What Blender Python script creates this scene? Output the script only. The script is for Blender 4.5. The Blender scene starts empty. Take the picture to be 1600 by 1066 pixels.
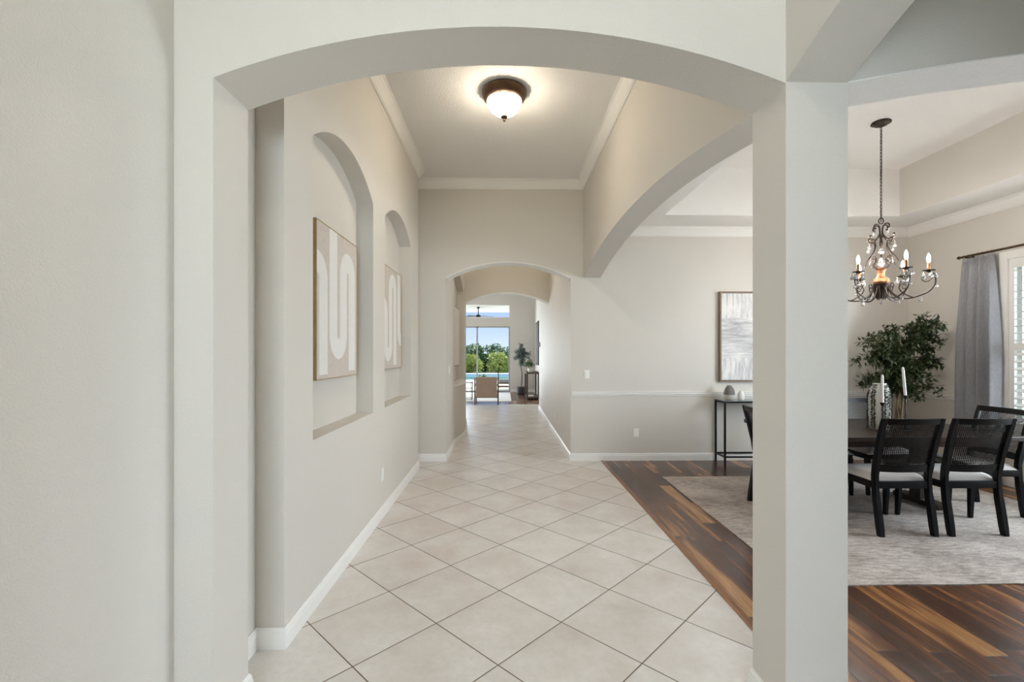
import bpy, bmesh, math, random
from mathutils import Vector, Matrix, noise
R = math.radians
PI = math.pi
S = bpy.context.scene
C = S.collection

# ------------------------------------------------------------------ camera
cam = bpy.data.cameras.new('camera')
cam.sensor_width = 36.0
cam.lens = 719 / 1600 * 36.0
cam.shift_x = 0.0
cam.shift_y = 19 / 1600
cam.clip_start = 0.02
cam.clip_end = 400
co = bpy.data.objects.new('camera', cam)
C.objects.link(co)
co.location = (0, 0, 1.5)
co.rotation_euler = (R(90), 0, -0.0167)
S.camera = co

# ------------------------------------------------------------------ view
S.view_settings.view_transform = 'Standard'
S.view_settings.look = 'None'
S.view_settings.gamma = 1.0
S.view_settings.use_curve_mapping = False
S.view_settings.exposure = 0.12
S.cycles.max_bounces = 10
S.cycles.diffuse_bounces = 6
S.cycles.transparent_max_bounces = 16
S.cycles.sample_clamp_indirect = 6.0
S.cycles.caustics_reflective = False
S.cycles.caustics_refractive = False

# ------------------------------------------------------------------ world (clear pale day sky)
W = bpy.data.worlds.new('sky')
S.world = W
W.use_nodes = True
wn = W.node_tree
wn.nodes.clear()
_tc = wn.nodes.new('ShaderNodeTexCoord')
_sx = wn.nodes.new('ShaderNodeSeparateXYZ')
_cr = wn.nodes.new('ShaderNodeValToRGB')
_bg = wn.nodes.new('ShaderNodeBackground')
_wo = wn.nodes.new('ShaderNodeOutputWorld')
wn.links.new(_tc.outputs['Generated'], _sx.inputs[0])
wn.links.new(_sx.outputs['Z'], _cr.inputs[0])
wn.links.new(_cr.outputs[0], _bg.inputs[0])
wn.links.new(_bg.outputs[0], _wo.inputs[0])
el = _cr.color_ramp.elements
el[0].position = 0.0; el[0].color = (0.74, 0.84, 0.97, 1)
el[1].position = 0.5; el[1].color = (0.25, 0.42, 0.86, 1)
_e = el.new(0.10); _e.color = (0.42, 0.58, 0.92, 1)
_bg.inputs[1].default_value = 1.05

def lamp(name, kind, loc, rot=(0, 0, 0), power=100, color=(1, 1, 1), size=(1, 1), radius=0.1):
    d = bpy.data.lights.new(name, kind)
    d.energy = power
    d.color = color
    if kind == 'AREA':
        d.shape = 'RECTANGLE'; d.size = size[0]; d.size_y = size[1]
    elif kind == 'SUN':
        d.angle = R(2)
    else:
        d.shadow_soft_size = radius
    o = bpy.data.objects.new(name, d)
    o.location = loc
    o.rotation_euler = rot
    C.objects.link(o)
    return o

COOL = (0.90, 0.95, 1.0)
WARM = (1.0, 0.80, 0.58)
# daylight in the openings of the house, plus a warm living room fill
lamp('daylight_entry', 'AREA', (-0.05, -3.35, 2.15), (R(90), 0, 0), 160, (0.80, 0.90, 1.0), (1.9, 1.5))
lamp('daylight_study', 'AREA', (6.1, -0.9, 1.7), (R(90), 0, R(90)), 20, COOL, (3.2, 2.2))
lamp('daylight_dining', 'AREA', (6.05, 3.55, 1.65), (R(90), 0, R(90)), 400, (0.84, 0.92, 1.0), (1.7, 2.0))
lamp('living_warm_fill', 'AREA', (-5.6, 14.0, 2.0), (R(90), 0, R(-90)), 40, (1.0, 0.86, 0.68), (4.5, 3.2))  # added unseen warm area light that tints the living room wall, not daylight
lamp('daylight_sliders', 'AREA', (-2.6, 18.4, 1.35), (R(90), 0, R(193)), 330, (0.90, 0.95, 1.0), (1.7, 2.3))
lamp('sun', 'SUN', (0, 30, 20), (R(-42), R(20), R(25)), 6.5, (1.0, 0.96, 0.88))

# ------------------------------------------------------------------ materials
class NT:
    def __init__(s, name):
        s.m = bpy.data.materials.new(name)
        s.m.use_nodes = True
        s.t = s.m.node_tree
        s.b = s.t.nodes['Principled BSDF']
        s.o = s.t.nodes['Material Output']
    def n(s, k, **kw):
        x = s.t.nodes.new(k)
        for a, v in kw.items(): setattr(x, a, v)
        return x
    def l(s, a, b): s.t.links.new(a, b)
    def math(s, op, a, b=None, c=None):
        x = s.n('ShaderNodeMath', operation=op)
        for i, v in enumerate((a, b, c)):
            if v is None: continue
            if isinstance(v, (int, float)): x.inputs[i].default_value = v
            else: s.l(v, x.inputs[i])
        return x.outputs[0]
    def mix(s, fac, a, b, mode='MIX'):
        x = s.n('ShaderNodeMix', data_type='RGBA', blend_type=mode)
        for sock, v in ((x.inputs[0], fac), (x.inputs[6], a), (x.inputs[7], b)):
            if isinstance(v, (int, float)): sock.default_value = v
            elif isinstance(v, tuple): sock.default_value = (v + (1,))[:4]
            else: s.l(v, sock)
        return x.outputs[2]
    def coord(s, scale=(1, 1, 1), rot=(0, 0, 0), loc=(0, 0, 0), out='Object'):
        tc = s.n('ShaderNodeTexCoord'); mp = s.n('ShaderNodeMapping')
        mp.inputs['Scale'].default_value = scale
        mp.inputs['Rotation'].default_value = rot
        mp.inputs['Location'].default_value = loc
        s.l(tc.outputs[out], mp.inputs[0])
        return mp.outputs[0]
    def noise(s, vec, scale=5, detail=3, rough=0.5, out=0):
        x = s.n('ShaderNodeTexNoise')
        x.inputs['Scale'].default_value = scale
        x.inputs['Detail'].default_value = detail
        x.inputs['Roughness'].default_value = rough
        s.l(vec, x.inputs['Vector'])
        return x.outputs[out]
    def ramp(s, fac, stops):
        x = s.n('ShaderNodeValToRGB')
        e = x.color_ramp.elements
        while len(e) < len(stops): e.new(0.5)
        for i, (p, c) in enumerate(stops):
            e[i].position = p
            e[i].color = (c + (1,))[:4] if isinstance(c, tuple) else (c, c, c, 1)
        s.l(fac, x.inputs[0])
        return x.outputs[0]
    def bump(s, h, strength=0.3, dist=0.01):
        x = s.n('ShaderNodeBump')
        x.inputs['Strength'].default_value = strength
        x.inputs['Distance'].default_value = dist
        s.l(h, x.inputs['Height']); s.l(x.outputs[0], s.b.inputs['Normal'])
    def setp(s, **kw):
        for k, v in kw.items():
            s.b.inputs[k.replace('_', ' ')].default_value = (v + (1,))[:4] if isinstance(v, tuple) else v
        return s

def srgb(r, g, b):
    f = lambda c: (c / 255 / 12.92) if c / 255 <= 0.04045 else ((c / 255 + 0.055) / 1.055) ** 2.4
    return (f(r), f(g), f(b))

def plain(name, col, rough=0.5, metal=0.0, nscale=0, namp=0.08, bscale=0, bstr=0.2, bdist=0.005, **kw):
    t = NT(name)
    t.setp(Base_Color=col, Roughness=rough, Metallic=metal, **kw)
    if nscale:
        v = t.noise(t.coord(), nscale, 4)
        c = t.mix(t.ramp(v, [(0.3, 0.0), (0.7, 1.0)]), tuple(x * (1 - namp) for x in col), tuple(min(1, x * (1 + namp)) for x in col))
        t.l(c, t.b.inputs['Base Color'])
    if bscale:
        t.bump(t.noise(t.coord(), bscale, 3), bstr, bdist)
    return t.m

WALLC = srgb(211, 206, 198)
M = {}
M['wall'] = plain('wall_paint', WALLC, 0.62, 0, 0.7, 0.012, 150, 0.4, 0.005)
M['ceil'] = plain('ceiling_texture', srgb(240, 238, 235), 0.8, 0, 0, 0, 80, 0.6, 0.008)
M['white'] = plain('white_trim_paint', srgb(238, 236, 232), 0.38, 0, 4, 0.01)
M['plate'] = plain('white_plastic', srgb(240, 239, 235), 0.35, 0, 5, 0.01)
M['black_wood'] = plain('black_stained_wood', (0.0035, 0.0035, 0.004), 0.42, 0, 30, 0.3, 60, 0.1, 0.001, Specular_IOR_Level=0.22)
M['table_wood'] = plain('espresso_wood', (0.030, 0.018, 0.013), 0.28, 0, 25, 0.3, 50, 0.06, 0.001)
M['black_metal'] = plain('black_metal', (0.012, 0.012, 0.013), 0.4, 0.6, 20, 0.2)
M['seat'] = plain('pale_linen', srgb(196, 190, 186), 0.9, 0, 200, 0.08, 500, 0.3, 0.001)
M['bronze'] = plain('dark_bronze', (0.045, 0.032, 0.025), 0.42, 0.75, 60, 0.35)
M['copper'] = plain('antique_copper_gilding', (0.30, 0.13, 0.06), 0.42, 0.7, 40, 0.4, 60, 0.6, 0.004)
M['lamp_bronze'] = plain('brown_bronze', (0.10, 0.058, 0.035), 0.4, 0.7, 14, 0.3)
M['candle'] = plain('white_wax', srgb(240, 240, 238), 0.45, 0, 10, 0.01, Subsurface_Weight=0.1)
M['leaf'] = plain('ficus_leaf', (0.030, 0.044, 0.014), 0.42, 0, 9, 0.5)
M['leaf_blue'] = plain('eucalyptus_leaf', (0.22, 0.28, 0.26), 0.5, 0, 9, 0.4)
M['leaf_green'] = plain('fresh_leaf', (0.09, 0.17, 0.05), 0.5, 0, 9, 0.4)
M['leaf_dark_tree'] = plain('tree_leaf_dark', (0.18, 0.30, 0.10), 0.6, 0, 1.6, 0.45)
M['leaf_yellow_tree'] = plain('tree_leaf_yellow_green', (0.62, 0.64, 0.17), 0.6, 0, 1.6, 0.35)
M['bark'] = plain('bark', (0.14, 0.09, 0.045), 0.8, 0, 12, 0.4, 40, 0.5, 0.004)
M['tan'] = plain('tan_upholstery', srgb(168, 145, 128), 0.6, 0, 4, 0.06, 120, 0.15, 0.001)
M['walnut'] = plain('dark_walnut', (0.06, 0.034, 0.022), 0.4, 0, 20, 0.3)
M['grey_cushion'] = plain('grey_cushion', (0.30, 0.30, 0.30), 0.9, 0, 30, 0.1)
M['teak'] = plain('outdoor_wood', (0.20, 0.12, 0.08), 0.6, 0, 14, 0.2)
M['alu'] = plain('grey_aluminium', (0.40, 0.41, 0.42), 0.4, 0.3, 8, 0.1)
M['deck'] = plain('pale_paver_deck', srgb(222, 218, 208), 0.7, 0, 3, 0.06, 30, 0.1)
M['grass'] = plain('lawn', (0.16, 0.24, 0.07), 0.9, 0, 3, 0.3, 40, 0.4, 0.02)
M['gold'] = plain('pale_brass_edge', srgb(172, 148, 108), 0.45, 0.3, 20, 0.1)
M['paint_white'] = plain('off_white_paint', srgb(224, 222, 218), 0.7, 0, 25, 0.02, 90, 0.3, 0.002)
M['canvas_taupe'] = plain('taupe_canvas', srgb(198, 188, 179), 0.85, 0, 30, 0.05, 260, 0.3, 0.001)
M['brown_frame'] = plain('walnut_picture_frame', srgb(118, 98, 80), 0.5, 0, 30, 0.15)
M['pot'] = plain('dark_pot', (0.05, 0.045, 0.04), 0.5, 0, 12, 0.2)
M['soil'] = plain('moss_and_soil', (0.05, 0.04, 0.02), 0.95, 0, 40, 0.4, 60, 0.6, 0.01)
M['cream'] = plain('cream_ceramic', srgb(232, 228, 220), 0.35, 0, 8, 0.03)
M['petal'] = plain('cream_enamel', srgb(240, 225, 195), 0.4, 0, 8, 0.05)

def m_glass(name, col=(1, 1, 1), rough=0.02):
    return NT(name).setp(Base_Color=col, Roughness=rough, Transmission_Weight=1.0, IOR=1.45).m
def m_pane():
    t = NT('window_glass')
    tr = t.n('ShaderNodeBsdfTransparent'); gl = t.n('ShaderNodeBsdfGlossy'); mx = t.n('ShaderNodeMixShader'); fr = t.n('ShaderNodeFresnel')
    gl.inputs['Roughness'].default_value = 0.02
    tr.inputs[0].default_value = (0.96, 0.98, 0.98, 1)
    fr.inputs[0].default_value = 1.06
    t.l(fr.outputs[0], mx.inputs[0]); t.l(tr.outputs[0], mx.inputs[1]); t.l(gl.outputs[0], mx.inputs[2])
    t.l(mx.outputs[0], t.o.inputs[0])
    return t.m
M['crystal'] = NT('cut_crystal').setp(Base_Color=(1, 0.99, 0.97), Roughness=0.06, Transmission_Weight=0.6, IOR=1.5).m
M['pane'] = m_pane()
def m_emit(name, col, st):
    t = NT(name)
    t.setp(Base_Color=(0.9, 0.88, 0.82), Roughness=0.4, Emission_Color=col, Emission_Strength=st)
    return t.m
M['bulb'] = m_emit('lit_bulb', (1.0, 0.93, 0.86), 480)
def m_bowl(power):
    t = NT('lit_frosted_glass')
    tc = t.n('ShaderNodeTexCoord'); sp = t.n('ShaderNodeSeparateXYZ'); t.l(tc.outputs['Object'], sp.inputs[0])
    ang = t.math('ARCTAN2', sp.outputs[1], sp.outputs[0])
    v = t.noise(t.coord(scale=(14, 14, 14)), 1.4, 3)
    vein = t.math('ABSOLUTE', t.math('SINE', t.math('ADD', t.math('MULTIPLY', ang, 6.0), t.math('MULTIPLY', v, 2.5))))
    thin = t.ramp(vein, [(0.04, 0.0), (0.20, 1.0)])
    top = t.ramp(t.math('ADD', t.math('MULTIPLY', sp.outputs[2], 5.0), 1.0), [(0.47, 1.0), (0.545, 0.005)])   # rolled amber band under the rim
    k = t.math('MULTIPLY', t.math('MAXIMUM', thin, 0.006), top)
    c = t.mix(t.ramp(k, [(0.0, 0.0), (0.3, 1.0)]), (1.0, 0.62, 0.28), (1.0, 0.87, 0.68))
    t.setp(Base_Color=(0.9, 0.86, 0.78), Roughness=0.3)
    t.l(c, t.b.inputs['Emission Color'])
    t.l(t.math('MULTIPLY', k, power), t.b.inputs['Emission Strength'])
    return t.m
M['bowl'] = m_bowl(62.0)
M['bowl_dim'] = m_bowl(46.0)

def m_tile():
    t = NT('beige_porcelain_tile')
    tc = t.n('ShaderNodeTexCoord'); sp = t.n('ShaderNodeSeparateXYZ')
    t.l(tc.outputs['Object'], sp.inputs[0])
    x = t.math('SUBTRACT', sp.outputs[0], -0.030); y = t.math('SUBTRACT', sp.outputs[1], 2.213)
    d = 0.6957
    a = t.math('DIVIDE', t.math('ADD', x, y), d); b = t.math('DIVIDE', t.math('SUBTRACT', y, x), d)
    g = []
    for q in (a, b):
        f = t.math('FRACT', q)
        g.append(t.math('ABSOLUTE', t.math('SUBTRACT', f, 0.5)))
    mxd = t.math('MAXIMUM', g[0], g[1])
    edge = t.n('ShaderNodeMapRange'); edge.inputs[1].default_value = 0.4925; edge.inputs[2].default_value = 0.4955
    t.l(mxd, edge.inputs[0])
    pil = t.n('ShaderNodeMapRange'); pil.inputs[1].default_value = 0.480; pil.inputs[2].default_value = 0.4945
    t.l(mxd, pil.inputs[0])
    cb = t.n('ShaderNodeCombineXYZ'); t.l(t.math('FLOOR', a), cb.inputs[0]); t.l(t.math('FLOOR', b), cb.inputs[1])
    wnz = t.n('ShaderNodeTexWhiteNoise'); t.l(cb.outputs[0], wnz.inputs[0])
    off = t.n('ShaderNodeVectorMath', operation='MULTIPLY_ADD')
    t.l(wnz.outputs[1], off.inputs[0]); off.inputs[1].default_value = (20, 20, 20); t.l(tc.outputs['Object'], off.inputs[2])
    n1 = t.noise(off.outputs[0], 2.6, 5, 0.6)
    n2 = t.noise(off.outputs[0], 26, 4, 0.65)
    c = t.mix(t.ramp(n1, [(0.3, 0.0), (0.7, 1.0)]), srgb(196, 184, 173), srgb(232, 229, 225))
    c = t.mix(t.ramp(n2, [(0.35, 0.25), (0.65, 0.0)]), c, srgb(178, 168, 159))
    tint = t.mix(wnz.outputs[0], srgb(214, 207, 200), srgb(232, 229, 225))
    c = t.mix(0.35, c, tint)
    c = t.mix(edge.outputs[0], c, srgb(104, 88, 76))
    t.l(c, t.b.inputs['Base Color'])
    r = t.math('ADD', t.math('MULTIPLY', n2, 0.08), 0.285)
    r = t.math('MAXIMUM', r, t.math('MULTIPLY', edge.outputs[0], 0.8))
    t.l(r, t.b.inputs['Roughness'])
    h = t.math('SUBTRACT', t.math('MULTIPLY', t.noise(tc.outputs['Object'], 38, 4, 0.6), 0.22), pil.outputs[0])
    t.bump(h, 0.35, 0.004)
    return t.m
M['tile'] = m_tile()

def m_wood(name, wd=0.125, ln=1.15, dark=1.0):
    t = NT(name)
    tc = t.n('ShaderNodeTexCoord'); sp = t.n('ShaderNodeSeparateXYZ'); t.l(tc.outputs['Object'], sp.inputs[0])
    xi = t.math('DIVIDE', sp.outputs[0], wd); i = t.math('FLOOR', xi)
    w1 = t.n('ShaderNodeTexWhiteNoise', noise_dimensions='1D'); t.l(i, w1.inputs['W'])
    yj = t.math('ADD', t.math('DIVIDE', sp.outputs[1], ln), t.math('MULTIPLY', w1.outputs[0], 7.3)); j = t.math('FLOOR', yj)
    cb = t.n('ShaderNodeCombineXYZ'); t.l(i, cb.inputs[0]); t.l(j, cb.inputs[1])
    w2 = t.n('ShaderNodeTexWhiteNoise'); t.l(cb.outputs[0], w2.inputs[0])
    ma = t.n('ShaderNodeVectorMath', operation='MULTIPLY_ADD'); t.l(w2.outputs[1], ma.inputs[0]); ma.inputs[1].default_value = (30, 30, 30)
    t.l(tc.outputs['Object'], ma.inputs[2])
    mp = t.n('ShaderNodeMapping'); mp.inputs['Scale'].default_value = (7, 0.7, 7); t.l(ma.outputs[0], mp.inputs[0])
    g1 = t.noise(mp.outputs[0], 1.0, 3, 0.5); 
    mp2 = t.n('ShaderNodeMapping'); mp2.inputs['Scale'].default_value = (60, 3, 60); t.l(ma.outputs[0], mp2.inputs[0])
    g2 = t.noise(mp2.outputs[0], 1.5, 4, 0.6)
    fac = t.math('ADD', t.math('MULTIPLY', w2.outputs[0], 0.42), t.math('MULTIPLY', t.ramp(g1, [(0.3, 0.0), (0.7, 1.0)]), 0.55))
    c = t.ramp(fac, [(0.15, srgb(58, 38, 29)), (0.42, srgb(84, 55, 40)), (0.58, srgb(110, 72, 48)), (0.66, srgb(156, 108, 64)), (0.85, srgb(186, 140, 90))])
    c = t.mix(t.ramp(g2, [(0.35, 0.35), (0.6, 0.0)]), c, srgb(46, 28, 20))
    fx = t.math('ABSOLUTE', t.math('SUBTRACT', t.math('FRACT', xi), 0.5)); fy = t.math('ABSOLUTE', t.math('SUBTRACT', t.math('FRACT', yj), 0.5))
    ex = t.math('GREATER_THAN', fx, 0.488); ey = t.math('GREATER_THAN', fy, 0.4985)
    e = t.math('MAXIMUM', ex, ey)
    c = t.mix(t.math('MULTIPLY', e, 0.7), c, (0.015, 0.009, 0.006))
    t.l(c, t.b.inputs['Base Color'])
    t.l(t.math('ADD', t.math('MULTIPLY', g2, 0.14), 0.15), t.b.inputs['Roughness'])
    wave = t.math('MULTIPLY', t.noise(mp2.outputs[0], 1.0, 2), 0.35)
    t.bump(t.math('SUBTRACT', wave, e), 0.35, 0.003)
    return t.m
M['wood'] = m_wood('hardwood_planks')
def m_strip():
    t = NT('hardwood_edge_strip')
    v = t.noise(t.coord(scale=(30, 1.2, 30)), 1.2, 5, 0.6)
    c = t.ramp(v, [(0.3, srgb(96, 60, 36)), (0.7, srgb(150, 100, 58))])
    t.l(c, t.b.inputs['Base Color']); t.setp(Roughness=0.3)
    return t.m
M['strip'] = m_strip()

def m_rug(name, c1, c2, c3):
    t = NT(name)
    v1 = t.noise(t.coord(scale=(10, 38, 10)), 1.0, 7, 0.75)
    v2 = t.noise(t.coord(scale=(1.0, 1.6, 1)), 1.6, 4, 0.6)
    v3 = t.noise(t.coord(scale=(60, 190, 60)), 1, 3)
    f = t.math('ADD', t.math('MULTIPLY', v1, 0.6), t.math('MULTIPLY', v2, 0.4))
    c = t.ramp(f, [(0.38, c1), (0.5, c2), (0.62, c3)])
    c = t.mix(t.ramp(v3, [(0.4, 0.30), (0.6, 0.0)]), c, tuple(x * 0.55 for x in c1))
    t.l(c, t.b.inputs['Base Color']); t.setp(Roughness=0.95)
    t.bump(v3, 0.5, 0.003)
    return t.m
M['rug'] = m_rug('distressed_rug', srgb(134, 121, 114), srgb(184, 172, 164), srgb(216, 208, 201))
M['rug_white'] = m_rug('pale_rug', srgb(206, 204, 202), srgb(226, 225, 223), srgb(240, 239, 237))

def m_curtain():
    t = NT('grey_linen_curtain')
    v = t.noise(t.coord(scale=(200, 200, 30)), 1, 3)
    c = t.mix(t.ramp(v, [(0.3, 0.0), (0.7, 1.0)]), srgb(186, 186, 192), srgb(212, 212, 216))
    t.l(c, t.b.inputs['Base Color']); t.setp(Roughness=0.9, Sheen_Weight=0.2)
    t.bump(v, 0.25, 0.001)
    return t.m
M['curtain'] = m_curtain()
def m_water():
    t = NT('pool_water')
    t.setp(Base_Color=srgb(150, 208, 222), Roughness=0.08)
    t.bump(t.noise(t.coord(), 3, 3), 0.15, 0.02)
    return t.m
M['water'] = m_water()
def m_abstract():
    t = NT('abstract_white_and_grey_paint')
    tc = t.n('ShaderNodeTexCoord'); sp = t.n('ShaderNodeSeparateXYZ'); t.l(tc.outputs['Object'], sp.inputs[0])
    z = sp.outputs[2]
    vert = t.noise(t.coord(scale=(17, 1, 2.6)), 1.0, 6, 0.72)
    hor = t.noise(t.coord(scale=(1.5, 1, 9)), 1.0, 6, 0.75, 0)
    isband = t.ramp(z, [(0.0, 1.0), (0.33, 1.0), (0.345, 0.0), (0.885, 0.0), (0.90, 1.0)])
    f = t.mix(isband, hor, vert)
    c = t.ramp(f, [(0.30, srgb(150, 150, 156)), (0.46, srgb(204, 202, 201)), (0.60, srgb(232, 230, 226))])
    dark = t.ramp(z, [(0.40, 0.0), (0.55, 0.45), (0.68, 0.75), (0.73, 0.0)])
    hh = t.noise(t.coord(scale=(2.2, 1, 40), loc=(3, 0, 9)), 1.0, 5, 0.7)
    c = t.mix(t.math('MULTIPLY', dark, t.ramp(hh, [(0.4, 0.0), (0.6, 1.0)])), c, srgb(140, 138, 144))
    t.l(c, t.b.inputs['Base Color']); t.setp(Roughness=0.7)
    t.bump(f, 0.4, 0.003)
    return t.m
M['abstract'] = m_abstract()
def m_vase2():
    t = NT('two_tone_stoneware')
    tc = t.n('ShaderNodeTexCoord'); sp = t.n('ShaderNodeSeparateXYZ'); t.l(tc.outputs['Object'], sp.inputs[0])
    c = t.ramp(t.math('MULTIPLY', sp.outputs[2], 5.0), [(0.34, srgb(196, 190, 182)), (0.38, srgb(112, 108, 104))])
    t.l(c, t.b.inputs['Base Color']); t.setp(Roughness=0.7)
    t.bump(t.noise(t.coord(scale=(4, 4, 120)), 1, 2), 0.3, 0.002)
    return t.m
M['stoneware'] = m_vase2()

# ------------------------------------------------------------------ mesh helpers
def link_bm(bm, name, mat, parent=None, loc=None, rot=None, smooth=False):
    me = bpy.data.meshes.new(name)
    bmesh.ops.recalc_face_normals(bm, faces=bm.faces[:])
    bm.to_mesh(me); bm.free()
    if smooth:
        for p in me.polygons: p.use_smooth = True
        if smooth != True:
            me.set_sharp_from_angle(angle=R(smooth))
    o = bpy.data.objects.new(name, me)
    if mat is not None:
        for mm in (mat if isinstance(mat, (list, tuple)) else [mat]): me.materials.append(M[mm] if isinstance(mm, str) else mm)
    if parent is not None: o.parent = parent
    if loc is not None: o.location = loc
    if rot is not None: o.rotation_euler = rot
    C.objects.link(o)
    return o

def box(bm, x0, x1, y0, y1, z0, z1, bev=0.0, mtx=None):
    tmp = bmesh.new()
    vs = [tmp.verts.new((x, y, z)) for x in (x0, x1) for y in (y0, y1) for z in (z0, z1)]
    for f in ((0, 1, 3, 2), (4, 6, 7, 5), (0, 4, 5, 1), (2, 3, 7, 6), (0, 2, 6, 4), (1, 5, 7, 3)):
        tmp.faces.new([vs[i] for i in f])
    if bev: bmesh.ops.bevel(tmp, geom=tmp.edges[:], offset=bev, segments=2, affect='EDGES', profile=0.7)
    if mtx is not None: bmesh.ops.transform(tmp, matrix=mtx, verts=tmp.verts[:])
    merge(bm, tmp)

def merge(bm, tmp):
    me = bpy.data.meshes.new('t'); tmp.to_mesh(me); tmp.free(); bm.from_mesh(me); bpy.data.meshes.remove(me)

def prism(bm, pts, axis, a0, a1):
    """pts: 2-D outline; axis 'x': (y,z), 'y': (x,z), 'z': (x,y)."""
    def P(p, a):
        return {'x': (a, p[0], p[1]), 'y': (p[0], a, p[1]), 'z': (p[0], p[1], a)}[axis]
    A = [bm.verts.new(P(p, a0)) for p in pts]; B = [bm.verts.new(P(p, a1)) for p in pts]
    bm.faces.new(A); bm.faces.new(B[::-1])
    n = len(pts)
    for i in range(n): bm.faces.new((A[i], B[i], B[(i + 1) % n], A[(i + 1) % n]))

def arc(a0, a1, zs, rise, n=40):
    """points of a circular arch from a0 to a1 (springing zs)"""
    h = abs(a1 - a0) / 2; rr = (h * h + rise * rise) / (2 * rise); c = (a0 + a1) / 2
    t0 = math.asin(h / rr); sg = 1 if a1 > a0 else -1
    return [(c + sg * rr * math.sin(-t0 + 2 * t0 * i / n), zs + rise - rr + rr * math.cos(-t0 + 2 * t0 * i / n)) for i in range(n + 1)]

def arch_outline(e0, e1, o0, o1, zs, rise, ztop, n=40):
    return [(e0, 0), (o0, 0)] + arc(o0, o1, zs, rise, n) + [(o1, 0), (e1, 0), (e1, ztop), (e0, ztop)]

def sweep(bm, path, prof, closed=False, out_right=True):
    """horizontal polyline path (x,y) with a profile [(out,z)] mitred at corners."""
    n = len(path); rings = []
    P = [Vector(p) for p in path]
    for i in range(n):
        if closed: a, b = P[(i - 1) % n], P[(i + 1) % n]
        else: a, b = (P[i - 1] if i else None), (P[i + 1] if i < n - 1 else None)
        d0 = (P[i] - a).normalized() if a is not None else None
        d1 = (b - P[i]).normalized() if b is not None else None
        if d0 is None: d0 = d1
        if d1 is None: d1 = d0
        n0 = Vector((d0.y, -d0.x)); n1 = Vector((d1.y, -d1.x))
        mm = (n0 + n1); mm = mm.normalized() if mm.length > 1e-6 else n0
        k = 1.0 / max(0.3, mm.dot(n0))
        rings.append([bm.verts.new((P[i].x + mm.x * o * k, P[i].y + mm.y * o * k, z)) for o, z in prof])
    m = len(prof)
    for i in range(n if closed else n - 1):
        A, B = rings[i], rings[(i + 1) % n]
        for j in range(m): bm.faces.new((A[j], B[j], B[(j + 1) % m], A[(j + 1) % m]))
    if not closed:
        bm.faces.new(rings[0]); bm.faces.new(rings[-1][::-1])

def tube(bm, pts, r, seg=8, cap=True, closed=False):
    pts = [Vector(p) for p in pts]; n = len(pts)
    rs = r if isinstance(r, (list, tuple)) else [r] * n
    rings = []; up = None
    for i in range(n):
        if closed: d = (pts[(i + 1) % n] - pts[i - 1]).normalized()
        else: d = (pts[min(i + 1, n - 1)] - pts[max(i - 1, 0)]).normalized()
        if up is None:
            up = Vector((0, 0, 1)) if abs(d.z) < 0.9 else Vector((1, 0, 0))
        up = (up - d * up.dot(d))
        if up.length < 1e-5: up = Vector((0, 1, 0)) - d * d.y
        up.normalize(); s = d.cross(up)
        rings.append([bm.verts.new(pts[i] + (up * math.cos(2 * PI * k / seg) + s * math.sin(2 * PI * k / seg)) * rs[i]) for k in range(seg)])
    for i in range(n if closed else n - 1):
        A, B = rings[i], rings[(i + 1) % n]
        for k in range(seg): bm.faces.new((A[k], A[(k + 1) % seg], B[(k + 1) % seg], B[k]))
    if cap and not closed:
        bm.faces.new(rings[0][::-1]); bm.faces.new(rings[-1])

def lathe(bm, prof, seg=24, c=(0, 0, 0)):
    """prof [(r,z)]"""
    rings = []
    for r_, z in prof:
        if r_ < 1e-5: rings.append([bm.verts.new((c[0], c[1], c[2] + z))])
        else: rings.append([bm.verts.new((c[0] + r_ * math.cos(2 * PI * k / seg), c[1] + r_ * math.sin(2 * PI * k / seg), c[2] + z)) for k in range(seg)])
    for A, B in zip(rings[:-1], rings[1:]):
        for k in range(seg):
            a, b = A[k % len(A)], A[(k + 1) % len(A)]; c_, d = B[(k + 1) % len(B)], B[k % len(B)]
            vs = []
            for v in (a, b, c_, d):
                if v not in vs: vs.append(v)
            if len(vs) > 2: bm.faces.new(vs)
    if len(rings[0]) > 1: bm.faces.new(rings[0][::-1])
    if len(rings[-1]) > 1: bm.faces.new(rings[-1])

def smooth_pts(pts, n=8, closed=False):
    pts = [Vector(p) for p in pts]; out = []; m = len(pts)
    rng = range(m if closed else m - 1)
    for i in rng:
        if closed: p0, p1, p2, p3 = pts[i - 1], pts[i], pts[(i + 1) % m], pts[(i + 2) % m]
        else: p0, p1, p2, p3 = pts[max(i - 1, 0)], pts[i], pts[i + 1], pts[min(i + 2, m - 1)]
        for k in range(n):
            t = k / n
            out.append(0.5 * ((2 * p1) + (p2 - p0) * t + (2 * p0 - 5 * p1 + 4 * p2 - p3) * t * t + (3 * p1 - p0 - 3 * p2 + p3) * t ** 3))
    if not closed: out.append(pts[-1])
    return out

def struct(name, bm, mat, parent=None, **kw):
    o = link_bm(bm, name, mat, parent, **kw)
    if parent is None: o['kind'] = 'structure'
    return o

def tag(o, label, cat, group=None, kind=None):
    o['label'] = label; o['category'] = cat
    if group: o['group'] = group
    if kind: o['kind'] = kind
    return o

def thing(name, label, cat, loc=(0, 0, 0), rz=0.0, group=None):
    o = bpy.data.objects.new(name, None)
    o.empty_display_size = 0.1
    o.location = loc; o.rotation_euler = (0, 0, rz)
    C.objects.link(o)
    return tag(o, label, cat, group)

def part(name, bm, mat, parent, label=None, **kw):
    o = link_bm(bm, name, mat, parent, **kw)
    if label: o['label'] = label
    return o

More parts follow.
